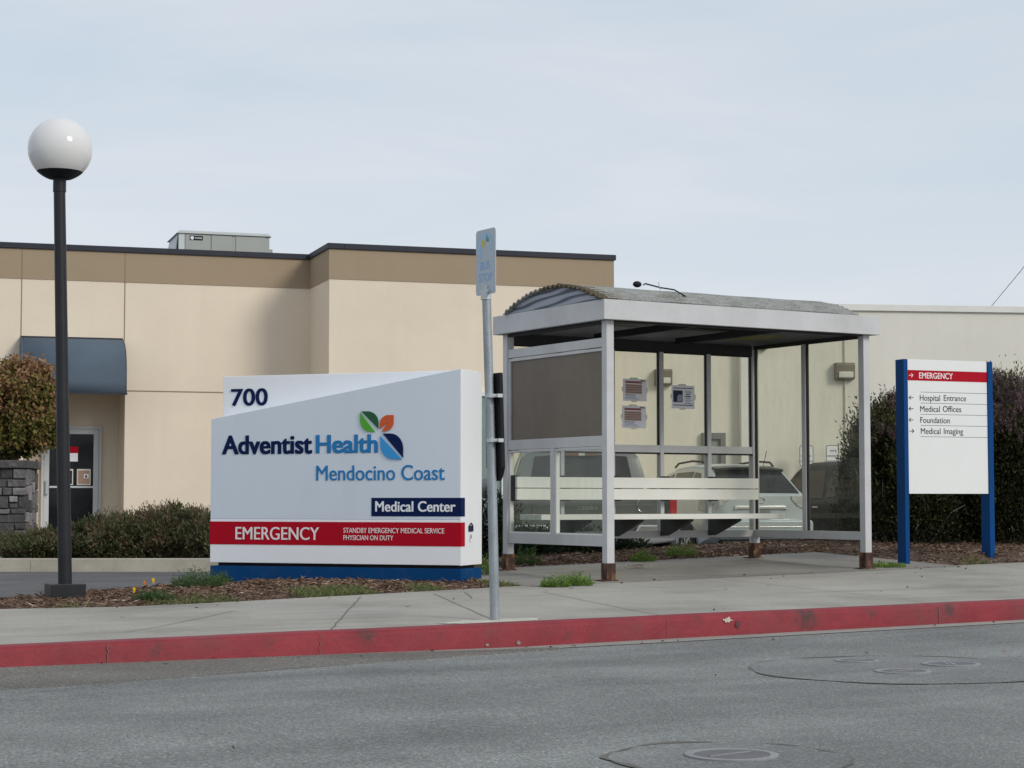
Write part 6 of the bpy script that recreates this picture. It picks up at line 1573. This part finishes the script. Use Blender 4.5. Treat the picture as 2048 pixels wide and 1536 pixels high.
tuft("poppy_plant", "feathery green tuft with orange buds near the planter kerb", "plant", 296, 1158, 16.6, 0.17, 0.16, 150, 'lf_poppy', 61, PG, ((0.14, 0.165, 'petalo'), (-0.02, 0.19, 'petalo')))
tuft("poppy_plant", "wide green tuft growing against the left end of the blue sign base", "plant", 398, 1178, 15.9, 0.25, 0.19, 260, 'lf_poppy', 62, PG)
tuft("poppy_plant", "small tuft with two yellow flowers at the pavement edge", "plant", 306, 1206, gY(306, 1208) + 0.15, 0.17, 0.11, 150, 'lf_poppy', 63, PG, ((0.01, 0.155, 'petal'), (-0.135, 0.085, 'petal')))
tuft("poppy_plant", "second green tuft pressed against the front of the blue sign base", "plant", 440, 1172, 16.45, 0.12, 0.13, 110, 'lf_poppy', 69, PG)
tuft("weed_tuft", "bright green double weed in front of the shelter's left end", "plant", 1112, 1174, gY(1112, 1174), 0.13, 0.12, 150, 'lf_weed', 64, WG)
tuft("weed_tuft", "brightest weed, just left of the shelter's front rusty foot", "plant", 1155, 1171, gY(1155, 1171), 0.14, 0.13, 160, 'lf_weed', 65, WG)
tuft("weed_tuft", "leafy weed at the back of the pad below the bench", "plant", 1285, 1118, 19.3, 0.13, 0.15, 120, 'lf_weed', 66, WG)
tuft("weed_tuft", "leafy weed by the silver crossover's wheel, behind the pad", "plant", 1362, 1119, 19.9, 0.17, 0.20, 150, 'lf_weed', 67, WG)
tuft("weed_tuft", "flat green weed beside the shelter's front right foot", "plant", 1772, 1136, gY(1772, 1136) + 0.1, 0.24, 0.055, 170, 'lf_weed', 68, WG)
tuft("weed_tuft", "dark leafy weed beside the shelter's rear left foot", "plant", 1050, 1128, 18.9, 0.17, 0.24, 150, 'lf_poppy', 70, WG)
tuft("weed_tuft", "pale weed behind the right end of the blue sign base", "plant", 975, 1140, 17.6, 0.10, 0.24, 90, 'lf_weed', 71, WG)
# dry twigs lying on the pad
rng = np.random.default_rng(77); c = at(1275, 1131, 18.3); s, t = st(c.x, c.y)
mb = MB()
for k in range(16):
    a = rng.normal() * 0.35; p0 = np.array((rng.uniform(-0.14, 0.10), rng.uniform(-0.05, 0.05), rng.uniform(0.0, 0.03))); d = np.array((math.cos(a), math.sin(a) * 0.5, rng.normal() * 0.16)); L0 = rng.uniform(0.06, 0.17)
    mb.tube([p0, p0 + d * L0 * 0.5 + rng.normal(size=3) * 0.01, p0 + d * L0 + rng.normal(size=3) * 0.015], [0.004, 0.003, 0.001], 5)
tw = mb.build("fallen_twig", MT['twig'], None, loc=(c.x, c.y, G(s, t) + 0.008)); tag(tw, "pale dry branched twig lying at the back of the shelter pad", "twig")
# overhead wire at the right, and fallen leaves
w0 = at(1984, 611, 70); w1 = at(2120, 440, 52)
dw = w1 - w0; mb = MB(); mb.tube([w0 - dw * 1.2, w0 - dw * 0.5, w0, (w0 + w1) / 2 + Vector((0, 0, -0.05)), w1, w1 + dw], 0.011, 6); wr = mb.build("overhead_wire", MT['black']); tag(wr, "thin overhead wire slanting up above the grey building", "wire")
